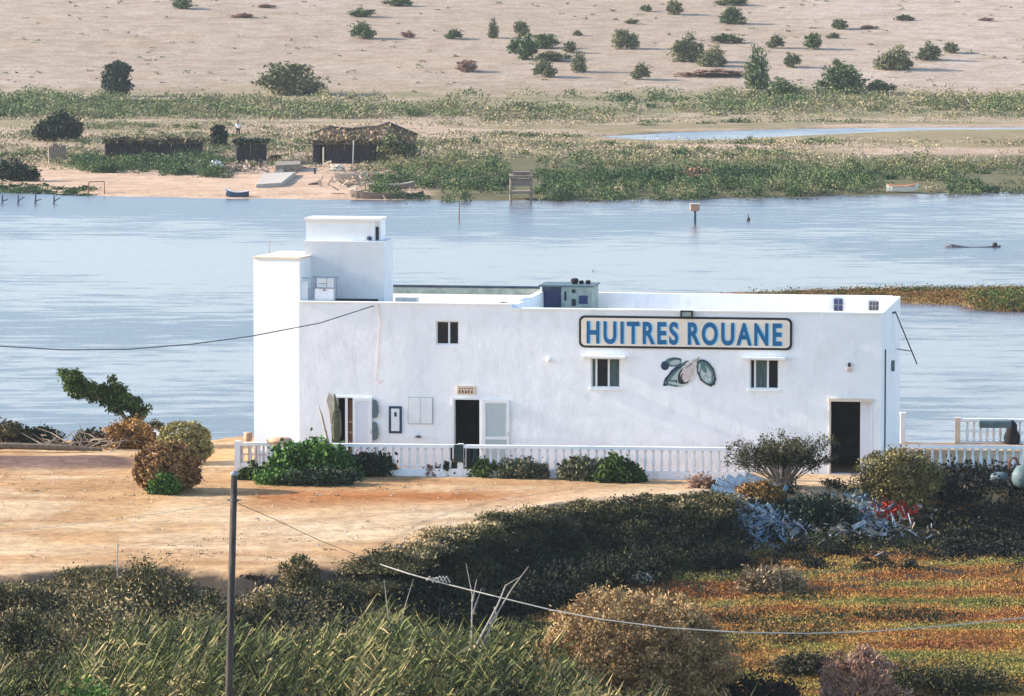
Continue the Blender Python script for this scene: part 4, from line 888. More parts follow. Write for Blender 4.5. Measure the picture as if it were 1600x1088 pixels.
# accent on the I
# painted oysters
mu = rect(1033, 557, 1117, 605); mr = hthing('oyster_mural', 'painted green and cream oysters on the wall below the sign', 'mural', mu[0], -.012, mu[2]); MW, MH = mu[1]-mu[0], mu[3]-mu[2]
def ell(cx, cz, a, b_, rot=0, n=20, wob=0.0, seed=0):
    rr_ = random.Random(seed); out = []
    for k in range(n):
        t_ = 2*math.pi*k/n; r_ = 1+rr_.uniform(-wob, wob); x, z = a*math.cos(t_)*r_, b_*math.sin(t_)*r_; c, s_ = math.cos(R(rot)), math.sin(R(rot))
        out.append(((cx+x*c-z*s_)*MW, (cz+(x*s_+z*c)*MW/MH)*MH))
    return out
lay = [0]
def paint(poly, mat, name='paint'):
    y = -.0016*lay[0]; lay[0] += 1; MB().slab(poly, y-.001, y).build(name, M[mat], mr)
paint(ell(.30, .44, .33, .11, 42, 22, .08, 33), 'navy'); paint(ell(.22, .80, .17, .085, 10, 20, .05, 1), 'teal', 'mussel'); paint(ell(.26, .79, .10, .045, 12), 'tealpale'); paint(ell(.07, .68, .075, .085, 0, 16, .06, 2), 'navy')
paint(ell(.30, .45, .30, .085, 42, 22, .06, 3), 'teal'); paint(ell(.33, .42, .22, .05, 45), 'tealpale'); paint(ell(.22, .12, .16, .055, -8, 18, .06, 4), 'teal'); paint(ell(.23, .13, .10, .025, -8), 'tealpale')
paint(ell(.50, .45, .30, .125, 55, 22, .05, 5), 'tealpale'); paint(ell(.50, .46, .26, .15, 58, 22, .04, 5), 'paleboat'); paint(ell(.455, .40, .19, .125, 60, 22, .03, 6), 'shellrim'); paint(ell(.495, .47, .20, .115, 60, 22, .04, 7), 'oyster')

def stroke(pts, w_, mat):
    L1 = []; L2 = []
    for i_, (x_, z_) in enumerate(pts):
        a0 = pts[max(i_-1, 0)]; a1 = pts[min(i_+1, len(pts)-1)]; dx_, dz_ = (a1[0]-a0[0])*MW, (a1[1]-a0[1])*MH; l_ = math.hypot(dx_, dz_); f_ = w_*math.sin(math.pi*(i_+.6)/(len(pts)+.2))
        L1.append((x_*MW-dz_/l_*f_, z_*MH+dx_/l_*f_)); L2.append((x_*MW+dz_/l_*f_, z_*MH-dx_/l_*f_))
    paint(L1+L2[::-1], mat, 'brush_stroke')
stroke([(.12, .10), (.10, .25), (.18, .45), (.32, .62), (.46, .74)], .035, 'navy'); stroke([(.16, .88), (.26, .93), (.36, .88)], .02, 'navy'); stroke([(.18, .22), (.28, .20), (.36, .12)], .02, 'navy')
stroke([(.40, .45), (.37, .30), (.42, .15), (.50, .14)], .035, 'black'); stroke([(.46, .62), (.54, .72), (.60, .82)], .014, 'shellrim'); stroke([(.52, .30), (.58, .45), (.60, .62)], .010, 'stone')
paint([(.60*MW, .82*MH), (.72*MW, 1.0*MH), (.70*MW, .80*MH)], 'stone')
paint(ell(.84, .48, .27, .155, -62, 24, .05, 8), 'shellrim'); paint(ell(.835, .49, .235, .125, -62, 24, .05, 9), 'teal'); paint(ell(.82, .46, .19, .10, -62, 22, .08, 10), 'tealpale'); paint(ell(.80, .62, .09, .045, -62, 16, .1, 12), 'teal'); stroke([(.78, .30), (.84, .42), (.88, .30)], .014, 'teal'); stroke([(.74, .22), (.72, .45), (.76, .70)], .02, 'navy')
# plaque, menu board, charts, oval
def board(px, name, label, cat, mats, bw, v=-.05, marks=None):
    r_ = rect(*px); b0 = hthing(name, label, cat, r_[0], v, r_[2]); wd, h = r_[1]-r_[0], r_[3]-r_[2]
    MB().box(0, wd, 0, .04, 0, h).build('frame', M[mats[0]], b0); MB().box(bw, wd-bw, -.006, -.001, bw, h-bw).build('face', M[mats[1]], b0)
    if marks:
        g = MB()
        for (a, b_, c, d) in marks: g.box(a*wd, b_*wd, -.011, -.007, c*h, d*h)
        g.build('markings', M[mats[2]], b0)
    return b0
rr_ = random.Random(3); mk_ = [(.10+.16*k, .10+.16*k+rr_.uniform(.08, .13), .12, .40+rr_.uniform(0, .15)) for k in range(5)] + [(.12+.13*k, .12+.13*k+.08, .62, .76) for k in range(6)]
board((714, 603, 744, 616), 'door_plaque', 'small tan plaque above the central doorway', 'plaque', ('cream', 'cream', 'wood'), .02, marks=mk_)
board((608, 635, 628, 677), 'menu_board', 'narrow white notice in a dark blue frame between the doors', 'notice', ('navy', 'frame', 'navy'), .09, marks=[(.42, .62, .62, .78)])
board((638, 621, 676, 662), 'wall_chart', 'faint pale double panel on the wall left of the central door', 'panel', ('greymetal', 'frame', 'greymetal'), .015, marks=[(.49, .51, .03, .97)])
q = LB(654, 682); htag(MB().lathe([(.01,-.04),(.12,-.03),(.13,.0),(.10,.04),(.01,.05)], (0,0,0), 12), 'wall_ornament', 'darkmetal', 'small dark oval fitting low on the wall below the pale panel', 'fitting', q[0], -.13, q[1], smooth=True)
# shell-shaped brackets beside the left door
q = LB(585, 622); sh = hthing('shell_ornament', 'pair of grey-green shell shapes hung right of the left door', 'ornament', q[0], -.1, LB(585, 688)[1])
for k in range(2):
    m = MB(); zc = .35+.85*k; m.slab([(-.04, zc-.36), (.12, zc-.30), (.17, zc-.1), (.16, zc+.12), (.08, zc+.34), (-.04, zc+.36)], 0, .06); m.build('shell', M['dish'], sh)
q = LB(519, 622); m = MB(); m.slab([(.05, .0), (.05, 1.1), (-.12, 1.25), (-.2, .95), (-.1, .6), (-.05, .1)], 0, .05); htag(m, 'wall_ornament', 'stone', 'pale stone shell shape on the wall left of the left door', 'ornament', q[0], -.1, LB(519, 665)[1])
# wires and pipes on the house
m = MB(); pts = [LB(592, 476), LB(594, 500), LB(591, 560), LB(588, 592), LB(592, 600), LB(598, 594)]; m.tube([(a, -.03, b_) for a, b_ in pts], .012, 5); m.build('wall_cable', M['pink'], house)
m = MB(); m.box(UR+.002, UR+.05, 1.5, 1.62, .4, 4.6); m.build('drain_pipe', M['darkmetal'], house)
m = MB(); m.box(UR+.002, UR+.12, 4.6, 4.9, 3.5, 3.9); m.build('meter_box', M['dish'], house)
wa = LB(1392, 468, 5.0)[1]
stay = hthing('awning_bar', 'dark slanting metal bar leaning from the roof along the right side wall', 'bar', UR, 4.0, 0)
MB().tube([(.12, 1.0, ZB-.3), (.80, 3.2, ZB-2.5)], .028, 6).build('bar', M['darkmetal'], stay); MB().tube([(.0, 1.0, ZB-.35), (.14, 1.0, ZB-.3)], .04, 6).build('bracket', M['darkmetal'], stay); MB().tube([(.02, 3.0, ZB-1.9), (.62, 2.6, ZB-1.95)], .018, 6).build('bracket', M['darkmetal'], stay)
# outdoor unit and small panel on the roof edge
ur = rect(491, 433, 524, 471, .55); un = hthing('outdoor_unit', 'white boxed unit in a thin metal frame on the roof before the tower', 'unit', ur[0], .45, ZA+.05)
wd = ur[1]-ur[0]; h = ur[3]-ZA-.05; MB().box(.03, wd-.05, .02, .38, 0, h*.52).build('cabinet', M['white'], un, bevel=.015); MB().box(.10, wd-.10, .1, .34, h*.54, h*.93).build('upper_box', M['white'], un, bevel=.015)
g = MB()
for xx in (0, wd): g.tube([(xx, 0, -.1), (xx, 0, h)], .018, 5); g.tube([(xx, .4, -.1), (xx, .4, h)], .018, 5)
g.tube([(-.05, 0, h), (wd+.18, 0, h)], .018, 5); g.tube([(0, 0, h*.53), (wd, 0, h*.53)], .018, 5); g.tube([(wd*.62, 0, h*.55), (wd*.62, 0, h)], .014, 5); g.tube([(wd*.25, 0, h*.72), (wd*.62, 0, h*.72)], .014, 5); g.build('frame', M['greymetal'], un)
MB().lathe([(.01,0),(.06,.01),(.06,.03),(.01,.04)], (wd*.5, -.0, h*.42), 8).build('knob', M['darkmetal'], un)
q = rect(469, 437, 481, 471, .5); pl = hthing('antenna', 'thin aerial and white panel at the left corner of the main roof', 'antenna', q[0], .5, ZA+.05)
MB().box(.06, .30, 0, .06, 0, q[3]-ZA-.12).build('panel', M['white'], pl); g = MB(); g.tube([(0, .1, -.1), (.03, .1, q[3]-ZA)], .014, 5); g.tube([(-.05, .1, q[3]-ZA), (.38, .1, q[3]-ZA)], .014, 5); g.tube([(.36, 0, 0), (.36, 0, .45)], .03, 5); g.build('mast', M['greymetal'], pl)
MB().box(LB(524, 470, .8)[0], LB(590, 470, .8)[0], .7, .95, ZA-.28, ZA+.10).build('shaded_gap', M['interior'], house)  # dark box stands in for the shaded gap at the tower foot
# overhead wire from the house to the left
def at_house(px, py, v): u, z = LB(px, py, v); w_ = HB+UX*u+VX*v; return Vector((w_.x, w_.y, z))
m = MB(); pts = [at_house(584, 478, -.05)]
for px, py, Y in ((500, 505, 183), (390, 526, 180), (300, 538, 178), (200, 546, 175), (100, 547, 172), (0, 541, 169), (-150, 522, 165), (-420, 470, 158)): pts.append(AT(px, py, Y))
m.tube(pts, .022, 5); tag(m.build('overhead_cable', M['cable']), 'sagging dark cable running left from the house roof across the river view', 'cable')

# ------------------------------------------------------------------ balustrades
bal_me = MB().lathe([(.055, 0), (.055, .05), (.035, .08), (.06, .22), (.068, .32), (.045, .48), (.03, .60), (.045, .66), (.055, .70), (.055, .76)], (0, 0, 0), 10)
def bal_mesh(h, r):
    m = MB(); k = h/.76; m.lathe([(a*r, b_*k) for a, b_ in [(.055, 0), (.055, .05), (.035, .08), (.06, .22), (.068, .32), (.045, .48), (.03, .60), (.045, .66), (.055, .70), (.055, .76)]], (0, 0, 0), 10)
    me = bpy.data.meshes.new('baluster'); me.from_pydata(m.v, [], m.f); me.materials.append(M['frame']); me.polygons.foreach_set('use_smooth', [True]*len(me.polygons)); return me
def balustrade(label, A, B, H_, base, sp, posts=(0, 1), solid=None, zb=0.0, r=1.0, postmat='frame'):
    A = Vector((A[0], A[1], 0)); B = Vector((B[0], B[1], 0)); L = (B-A).length; ang = math.atan2(B.y-A.y, B.x-A.x)
    root = empty('balustrade', label, 'balustrade', (A.x, A.y, zb), ang, None)
    MB().box(0, L, -.10, .10, -.4, base).build('base', M['plaster'], root); MB().box(-.03, L+.03, -.12, .12, H_-.12, H_).build('rail', M['plaster2'], root)
    for q_ in posts: MB().box(q_*L-.11, q_*L+.11, -.125, .125, -.4, H_+.04).build('post', M[postmat], root)
    me = bal_mesh(H_-.12-base, r); n = int(L/sp)
    for i in range(n):
        x = (i+.5)*L/n
        if any(abs(x-q_*L) < .16 for q_ in posts): continue
        if solid and solid[0] <= x/L <= solid[1]: continue
        link('baluster', me, root, (x, 0, base))
    return root, L
A = PV(470, 742, 0); B = PV(1168, 750, 0)
balustrade('long white balustrade along the front of the house', A, B, 1.20, .30, .305, (0, .36, 1))
A2 = PV(372, 740.5, 0); br, L_ = balustrade('low pierced white wall at the left corner of the house terrace', A2, A-Vector((.15, 0, 0)), 1.20, .42, .30, (0, .55))
# pierced panels on the short wall
g = MB(); n = 8
for k in range(n):
    x = L_*(k+.5)/n; g.box(x-.03, x+.03, -.05, .05, .42, 1.08)
g.box(0, L_*.55, -.06, .06, .72, .76); g.build('lattice', M['pink'], br)
C1 = PV(1400, 741, 0); C2 = PV(1640, 744, 0)
balustrade('white balustrade with fat balusters right of the house door', C1, C2, 1.12, .14, .30, (.0, .94), r=1.15)
D1 = PV(1496, 692.5, 0); D2 = D1 + Vector((6.5, -.5, 0))
balustrade('rear terrace balustrade with cream corner post by the water at the right', D1, D2, 1.0, .12, .26, (0,), zb=-.02, postmat='cream')
# clothes on the balustrade
def cloth(px0, px1, ztop, zbot, mat, label, seed):
    rr_ = random.Random(seed); a = PV(px0, 745, 0); b_ = PV(px1, 745, 0); y = a.y-.12; n = 6; m = MB(); xs = [a.x+(b_.x-a.x)*k/n for k in range(n+1)]
    fr = [[(x, y-.02+.025*math.sin(k*2.2+j), ztop - (ztop-zbot)*j/5*(1 + (.12*rr_.uniform(-1, 1) if j == 5 else 0))) for k, x in enumerate(xs)] for j in range(6)]
    bk = [[(p[0], p[1]+.02, p[2]) for p in r_] for r_ in fr]
    vs = [p for r_ in fr for p in r_] + [p for r_ in bk for p in r_]; w_ = n+1; off = 6*w_; fs = []
    for j in range(5):
        for k in range(n):
            q = j*w_+k; fs.append((q, q+w_, q+w_+1, q+1)); fs.append((q+off, q+off+1, q+off+w_+1, q+off+w_))
    for k in range(n): fs.append((k, k+1, k+1+off, k+off)); fs.append((5*w_+k, 5*w_+k+off, 5*w_+k+1+off, 5*w_+k+1))
    for j in range(5): fs.append((j*w_, j*w_+off, (j+1)*w_+off, (j+1)*w_)); fs.append((j*w_+n, (j+1)*w_+n, (j+1)*w_+n+off, j*w_+n+off))
    m.add(vs, fs); tag(m.build('hanging_cloth', M[mat], smooth=True), label, 'cloth', 'clothes drying on the balustrade')
cloth(709, 724, 1.22, .55, 'cloth', 'dark green cloth draped over the rail below the central door', 1)
cloth(729, 736, 1.08, .40, 'clothblack', 'narrow black cloth just right of the dark green one', 2)
cloth(739, 746, 1.08, .45, 'cloth', 'rightmost narrow dark cloth on the balustrade', 3)
cloth(704, 707, 1.1, .6, 'clothblack', 'thin black strap hanging left of the dark green cloth', 4)
# right edge clutter
p = PV(1598, 760, 0); ds = empty('metal_float', 'blue-grey metal buoy at the right picture edge in front of the balustrade', 'buoy', (p.x, p.y-.6, -.05))
MB().lathe([(.05,0),(.35,.10),(.48,.35),(.46,.6),(.30,.85),(.05,.95)], (0,0,0), 18).build('body', M['dish'], ds, smooth=True); MB().tube([(.05, 0, .9), (.08, 0, 2.1)], [.16, .10], 8).build('mast', M['dish'], ds)
p = PV(1562, 757, 0); m = MB(); m.lathe([(.04,0),(.30,.03),(.40,.22),(.30,.40),(.12,.45)], (0,0,0), 14); tag(m.build('tin_tub', M['dish'], loc=(p.x, p.y, 0), smooth=True), 'pale green round tub on the dark ground at the balustrade foot', 'tub')
p = PV(1582, 748, 0); m = MB()
for k in range(14): t0, t1 = R(k*360/14), R((k+1)*360/14); m.tube([(.17*math.cos(t0), 0, .55+.27*math.sin(t0)), (.17*math.cos(t1), 0, .55+.27*math.sin(t1))], .05, 6, False)
tag(m.build('rubber_tyre', M['rust'], loc=(p.x, p.y-.35, 0)), 'dark reddish tyre leaning on the right balustrade', 'tyre')
p = PV(1577, 690, 0); m = MB(); m.lathe([(.30,0),(.34,.3),(.22,.55),(.20,.80),(.05,.95)], (0,0,0), 12); tag(m.build('tarp_bundle', M['clothblack'], loc=(p.x, p.y-1.0, 0), smooth=True), 'black bundle standing on the terrace between the two balustrades', 'bundle')
p = PV(1555, 692, 0); tag(MB().box(-.8, .45, -.4, .4, 0, .28).build('bench', M['dish'], loc=(p.x, p.y-1.2, .75), bevel=.03), 'grey-green low chest on the terrace at the right', 'chest')
p = PV(1409, 690, 0); m = MB(); m.box(-.10, .10, 0, .2, -.2, 1.15); m.box(-.12, .12, -.02, .22, 1.15, 1.22); tag(m.build('gate_post', M['plaster2'], loc=(p.x, p.y-.6, 0)), 'white gate post just behind the right corner of the house', 'post')
# terracotta on the left terrace
p = PV(384, 742, 0); m = MB(); m.lathe([(.06,0),(.12,.02),(.17,.18),(.14,.28),(.18,.33),(.16,.35)], (0,0,0), 12); tag(m.build('clay_pot', M['terracotta'], loc=(p.x+.1, p.y, 1.245), smooth=True), 'clay pot on the left end of the terrace wall', 'pot')
m = MB(); m.lathe([(.06,0),(.45,.02),(.50,.10),(.42,.18),(.1,.20)], (0,0,0), 14); q = AT(437, 690, PV(437, 742, 0).y+.0); tag(m.build('clay_bowl', M['terracotta'], loc=(q.x, q.y, 1.20), smooth=True), 'wide shallow clay bowl resting on the terrace wall below the left wing', 'bowl')
# ------------------------------------------------------------------ cactus by the left door
def G(px, py, z=0.0): v = PV(px, py, z); v.z = Hz(v.x, v.y); return v
p = G(524, 738); cz = empty('cactus', 'tall columnar cactus with a leaning bare stem at the left door', 'cactus', (p.x, p.y-.35, 0)); s = pxm(p.y)
m = MB(); m.tube([(0,0,-.1), (.02,0,.9), (0,0,1.7), (.03,0,2.5), (-.02,0,3.0)], [.10, .12, .14, .11, .03], 10); m.build('trunk', M['cactus'], cz, smooth=True)
MB().tube([(.03,0,1.0), (.18,0,1.5), (.16,0,2.3), (.14,0,2.45)], [.06, .08, .08, .03], 9).build('arm', M['cactus'], cz, smooth=True)
MB().tube([(-.05,0,.2), (-.25,0,1.1), (-.5,0,2.2), (-.62,0,2.55)], [.05, .06, .04, .02], 8).build('leaning_stem', M['palebark'], cz, smooth=True)

# ------------------------------------------------------------------ shrubs near the house
def shrub(label, px, py, w, h, kind, mat, seed, leaf=.09, nleaf=5000, nclump=110, cr=.10, mid=.5, spread=.3, name='shrub', cat='shrub', group=None, z=None, inner=.3, elong=1.7, dy=0.0, bl=None, **kw):
    p = G(px, py) if z is None else PV(px, py, z); p.y += dy
    p.z = Hz(p.x, p.y)
    return tree(name, label, px, py, w, h, bl or blobset(kind, seed), mat, seed, leaf, nclump, nleaf, cr, spread, mid, cat, group, True, p, inner=inner, elong=elong, **kw)
gh = 'shrubs planted along the front balustrade'
shrub('large lush green shrub at the left end of the balustrade, under the cactus', 487, 745, 116, 62, 'wide', 'f_bright', 21, .12, 7000, mid=.35, group=gh, dy=-.7)
shrub('dark leafy shrub in front of the left door balustrade', 568, 741, 90, 38, 'low', 'f_dark', 22, .11, 5000, group=gh, dy=-.5)
shrub('pinkish round ball shrub at the foot of the balustrade', 673, 742, 28, 22, 'dome', 'f_drypink', 23, .06, 2000, group=gh, dy=-.4)
shrub('small dark green shrub right of the pinkish ball shrub', 700, 742, 40, 24, 'low', 'f_dark', 24, .08, 2200, group=gh, dy=-.4)
shrub('mid green shrub below the white screen door', 755, 743, 52, 32, 'round', 'f_green', 25, .08, 3500, group=gh, dy=-.4, mid=.7)
shrub('grey-green shrub left of the gap in the planting', 815, 745, 74, 30, 'low', 'f_grey', 26, .09, 4000, group=gh, dy=-.4)
shrub('grey-green shrub with mixed leaves below the sign\'s left end', 915, 748, 86, 36, 'low', 'f_grey', 27, .09, 4500, group=gh, dy=-.4)
shrub('taller darker shrub at the right end of the planting', 968, 750, 74, 46, 'slope', 'f_green', 28, .10, 5000, group=gh, dy=-.5, mid=.45)
shrub('bright green ground creeper spreading left of the lush shrub', 437, 757, 74, 22, 'low', 'f_bright', 29, .09, 3800, 70, group=gh, mid=.75, dy=-.2)
shrub('thin sprawling plant against the pierced corner wall', 392, 750, 52, 30, 'low', 'f_green', 30, .08, 1500, 30, group=gh)
shrub('dark shrub trailing right off the bright creeper', 505, 757, 110, 22, 'low', 'f_dark', 31, .09, 3500, 70, group=gh, mid=.6, dy=-.3)
# clipped hedges and bushes at the left
hb = [(0,0,.52,.47,.46,.42),(.0,0,.34,.49,.46,.34)]
gg = 'rounded hedges left of the house'
shrub('front rounded clipped hedge, rusty gold with a green foot', 262, 768, 102, 84, 'dome', 'f_hedgewarm', 41, .06, 24000, 900, .035, .50, .3, name='hedge', cat='hedge', group=gg, bl=hb, inner=.9, jit=.03)
shrub('rounded golden hedge behind the front one', 288, 722, 84, 70, 'dome', 'f_hedge', 42, .06, 20000, 800, .035, .78, .25, name='hedge', cat='hedge', group=gg, bl=hb, inner=.9, jit=.03)
shrub('rusty orange bush behind the hedges under the leaning tree', 204, 700, 76, 50, 'dome', 'f_orange', 43, .08, 7000, 160, .08, .45, .3, name='bush', cat='bush', group=gg, bl=hb, inner=.6)
shrub('small dark bush between the orange bush and the rear hedge', 244, 690, 36, 36, 'round', 'f_brown', 44, .08, 2200, name='bush', cat='bush')
shrub('green leafy sprout at the foot of the front hedge', 262, 768, 54, 40, 'round', 'f_bright', 45, .08, 2600, mid=.45, dy=-.9)
m = MB(); p = G(232, 694); m.lathe([(.05,0),(.5,.05),(.52,.3),(.35,.5),(.05,.56)], (0,0,0), 14); tag(m.build('white_tank', M['white'], loc=(p.x, p.y, p.z+.1), smooth=True), 'pale rounded tank half hidden between the orange bush and rear hedge', 'tank')
shrub('dark yellow-green bush at the left picture edge by the river', 14, 694, 62, 40, 'round', 'f_brown', 46, .09, 4000, name='bush', cat='bush', mid=.4)
shrub('dark low bush right of the left edge bush by the river', 66, 694, 62, 26, 'low', 'f_dark', 47, .09, 3000, name='bush', cat='bush', mid=.6)
shrub('dark low bush by the river in front of the dead branches', 148, 697, 60, 26, 'low', 'f_brown', 48, .09, 2400, name='bush', cat='bush', mid=.3)
# driftwood
rr_ = random.Random(8); root = empty('brushwood_pile', 'pile of dead bleached branches by the river at the left', 'branches', tuple(G(118, 703)))
m = MB()
for k in range(46):
    a = Vector((rr_.uniform(-1.3, 1.5), rr_.uniform(-.8, .8), rr_.uniform(0, .35))); an = rr_.uniform(0, 6.3); L_ = rr_.uniform(.5, 1.6)
    mdl = a + Vector((math.cos(an)*L_*.5, math.sin(an)*L_*.4, rr_.uniform(0, .3))); e = mdl + Vector((math.cos(an+.4)*L_*.5, math.sin(an)*L_*.3, rr_.uniform(-.1, .45)))
    m.tube([a, mdl, e], [.03, .02, .008], 4)
m.build('branches', M['oldwood'], root)
m = MB(); p0 = G(0, 708)
m.tube([(-3, 0, .1), (-1, .1, .28), (1.2, 0, .22), (2.8, .1, .12)], [.12, .14, .12, .06], 7)
tag(m.build('fallen_log', M['bark'], loc=(p0.x+1.2, p0.y, 0)), 'long dark log lying on the earth bank at the left', 'log')
# leaning windswept tree
p = G(188, 694); wt = empty('windswept_tree', 'small windswept green tree leaning left over the river', 'tree', tuple(p)); s = pxm(p.y)
def tp(px, py, dy=0): return Vector(((px-188)/s, dy, (694-py)/s))
m = MB(); m.tube([tp(190,696), tp(188,672), tp(196,655), tp(186,638), tp(160,622), tp(132,608), tp(112,594)], [.13,.11,.10,.09,.07,.05,.02], 7)
m.tube([tp(190,640), tp(200,628), tp(180,606,.2)], [.06,.04,.015], 5); m.tube([tp(196,655), tp(212,648), tp(220,640,-.2)], [.07,.04,.015], 5); m.tube([tp(150,616), tp(150,600,.2), tp(138,590)], [.04,.03,.01], 5)
m.build('trunk', M['bark'], wt)
bl = [];
for px, py, rx, rz_ in ((112,590,17,17),(124,606,19,17),(140,610,18,13),(158,614,20,14),(176,612,15,18),(190,624,18,15),(208,634,17,13),(220,646,12,9),(180,628,14,10)):
    q = tp(px, py); bl.append((q.x, 0, q.z, rx/s, rx/s*1.1, rz_/s))
bl = [(a_, b_, c_, d_*1.05, e_*1.05, f_*1.08) for a_, b_, c_, d_, e_, f_ in bl]; link('crown', crown('crown', bl, M['f_green'], 61, 110, 13000, .15, .085, 1.6, .1, .28, .36, .3), wt)
# bush group right of the right door
shrub('round golden-brown bush just right of the right doorway', 1400, 768, 128, 82, 'dome', 'f_hedge', 71, .06, 17000, 300, .07, .42, .3, name='bush', cat='bush', bl=[(-.02,0,.5,.46,.44,.46),(.12,0,.4,.42,.42,.42)], inner=.75)
p = PV(1222, 762, 0); p.z = -.05; rt = empty('windswept_bush', 'flat-topped grey thorny bush with bare branches left of the right doorway', 'bush', tuple(p)); s = pxm(p.y)
m = MB(); rr_ = random.Random(5); tips = []
for k in range(64):
    ang = rr_.uniform(0, 6.28); rad = rr_.uniform(.2, 1.0); tipx = rad*math.cos(ang)*2.15; tipy = rad*math.sin(ang)*1.2; tz = rr_.uniform(1.15, 1.95) - .12*abs(tipx)
    k1 = Vector((tipx*.25, tipy*.25, .55+rr_.uniform(0, .3))); k2 = Vector((tipx*.65, tipy*.65, tz*.78)); tp_ = Vector((tipx, tipy, tz))
    bx_ = (rr_.uniform(-.55, .55), rr_.uniform(-.4, .4)); k1.z *= .55; m.tube([(bx_[0], bx_[1], -.1), k1, k2, tp_], [.03, .024, .016, .005], 5, False); tips += [k2, tp_]
    for j in range(5):
        q = k1.lerp(tp_, rr_.uniform(.4, 1)); e = q+Vector((rr_.uniform(-.35, .35), rr_.uniform(-.3, .3), rr_.uniform(-.05, .35))); m.tube([q, e], [.014, .004], 4, False); tips.append(e)
m.build('branches', M['oldwood'], rt)
tips = np.array([tuple(q) for q in tips]); rng = np.random.default_rng(9); k = rng.integers(0, len(tips), 15000); pt = tips[k]+rng.normal(0, .085, (15000, 3)); V, F = leafquads(pt, .042, rng, 1.8)
link('foliage', npmesh('foliage', V, F, M['f_mix'], np.clip(.25+.22*(pt[:, 2]-.9)+rng.normal(0, .18, len(F)), 0, 1)), rt)  # tint rises with height: lit tops and dark base put into the leaves
shrub('orange-brown dry shrub under the grey thorny bush', 1190, 775, 70, 40, 'low', 'f_orange', 72, .07, 5000, mid=.4)
shrub('dark green shrub at the doorstep under the thorny bush', 1278, 778, 116, 50, 'wide', 'f_dark', 73, .08, 7000, mid=.5)
shrub('thin reddish weeds at the right end of the balustrade', 1094, 768, 60, 26, 'low', 'f_drypink', 74, .05, 1400, 40)
# ------------------------------------------------------------------ bank scrub, rubbish, marsh, reeds
def scatter(name, n, dens, rect, rad, hgt, leaf, nl, mat, mid, spread, seed, label, up=0.0, elong=1.6, z0=-.8, tnoise=.9, zoff=0.0):
    rng = np.random.default_rng(seed); px = rng.uniform(rect[0], rect[2], n*4); py = rng.uniform(rect[1], rect[3], n*4)
    x, y = P(px, py, z0); qx, qy = proj(x, y, 0.0); k = rng.random(len(x)) < dens(px, py, x, y); x, y = x[k][:n], y[k][:n]; n = len(x); z = heights(x, y)+zoff
    R_ = rad*rng.uniform(.5, 1.6, n); Hh = hgt*rng.uniform(.4, 1.4, n)
    T = np.clip(mid + tnoise*(fbm(x*.22+seed, y*.5, 4)-.5) + rng.normal(0, spread*.5, n), 0, 1)
    q = np.repeat(np.arange(n), nl); u = rng.normal(size=(len(q), 3))*.5
    p = np.stack([x[q]+u[:, 0]*R_[q], y[q]+u[:, 1]*R_[q], z[q]+np.abs(u[:, 2])*Hh[q]], 1)
    dirs = None
    if up:
        dirs = unit(len(q), rng); dirs[:, 2] = np.abs(dirs[:, 2])+up; dirs /= np.linalg.norm(dirs, axis=1, keepdims=True)
    V, F = leafquads(p, leaf, rng, elong, dirs)
    o = tag(link(name, npmesh(name, V, F, M[mat], np.clip(T[q]+rng.normal(0, spread*.4, len(q)), 0, 1))), label, kind='stuff'); return o
def bankdens(a, b_, x, y):
    e = interp(a, [(560, 905), (600, 885), (700, 850), (800, 822), (900, 800), (1050, 790), (1130, 792), (1160, 800), (1330, 806), (1420, 795), (1600, 775)])
    f = interp(a, [(560, 960), (700, 960), (850, 935), (1000, 895), (1150, 868), (1300, 852), (1450, 838), (1600, 832)])
    return (b_ > e+44)*(b_ < f-24)*ss(545, 600, a)
x, y, a_, b_, rg = sampled(330, bankdens, (540, 770, 1720, 985), -.8, 81)
tt_ = ss(-40, 40, b_-interp(a_, [(560, 905), (600, 885), (700, 850), (800, 822), (900, 800), (1050, 790), (1130, 792), (1160, 800), (1330, 806), (1420, 795), (1600, 775)])-40)
mounds('bank_scrub', x, y, rg.uniform(.7, 2.1, len(x)), rg.uniform(.25, .85, len(x))*(.6+.5*tt_), np.clip(.07+rg.normal(0, .09, len(x))+.25*(rg.random(len(x)) < .12), 0, .8), 1000, .065, 'f_mix', 81, 'dark tangled scrub covering the shaded bank below the road', 26)
scatter('bank_scrub', 900, bankdens, (540, 770, 1720, 985), .6, .2, .07, 40, 'f_scrub', .30, .3, 80, 'dark weeds between the shrubs of the bank')
x, y, a_, b_, rg = sampled(330, lambda a, b_, x, y: ((b_ > interp(a, E_PLATEAU)+1) & (b_ < interp(a, E_PLATEAU)+36))*ss(545, 600, a)*ss(1160, 1120, a), (540, 760, 1170, 950), 0.0, 82)
mounds('bank_scrub', x, y, rg.uniform(.6, 1.8, len(x)), rg.uniform(.14, .34, len(x))*(1+1.3*ss(3, 20, b_-interp(a_, E_PLATEAU))), np.clip(.60+rg.normal(0, .22, len(x))-.48*ss(3, 12, b_-interp(a_, E_PLATEAU)), .03, 1), 850, .045, 'f_mix', 82, 'tan dry brush along the road edge above the bank', 24, elong=2.4)  # dry tan tops; lit rim and shaded slope are also put into the tint
scatter('bank_scrub', 500, lambda a, b_, x, y: ss(1430, 1480, a)*(b_ > 745), (1430, 745, 1720, 800), .6, .4, .08, 60, 'f_scrub', .25, .3, 83, 'dark weeds in front of the right balustrade', z0=-.1)
def fshrub(label, px, Y, ytop, w, mat, seed, mid, leaf=.045, n=16000, kind='round', **kw):
    x = (px-800)/pxm(Y); z = Hz(x, Y); p = Vector((x, Y, z)); h = (AT(px, ytop, Y).z - z)*pxm(Y)
    tree('shrub', label, px, 0, w, h, blobset(kind, seed), mat, seed, leaf, 260, n, .07, .26, mid, 'shrub', None, True, p, inner=.6, elong=2.2, outward=.7, **kw)
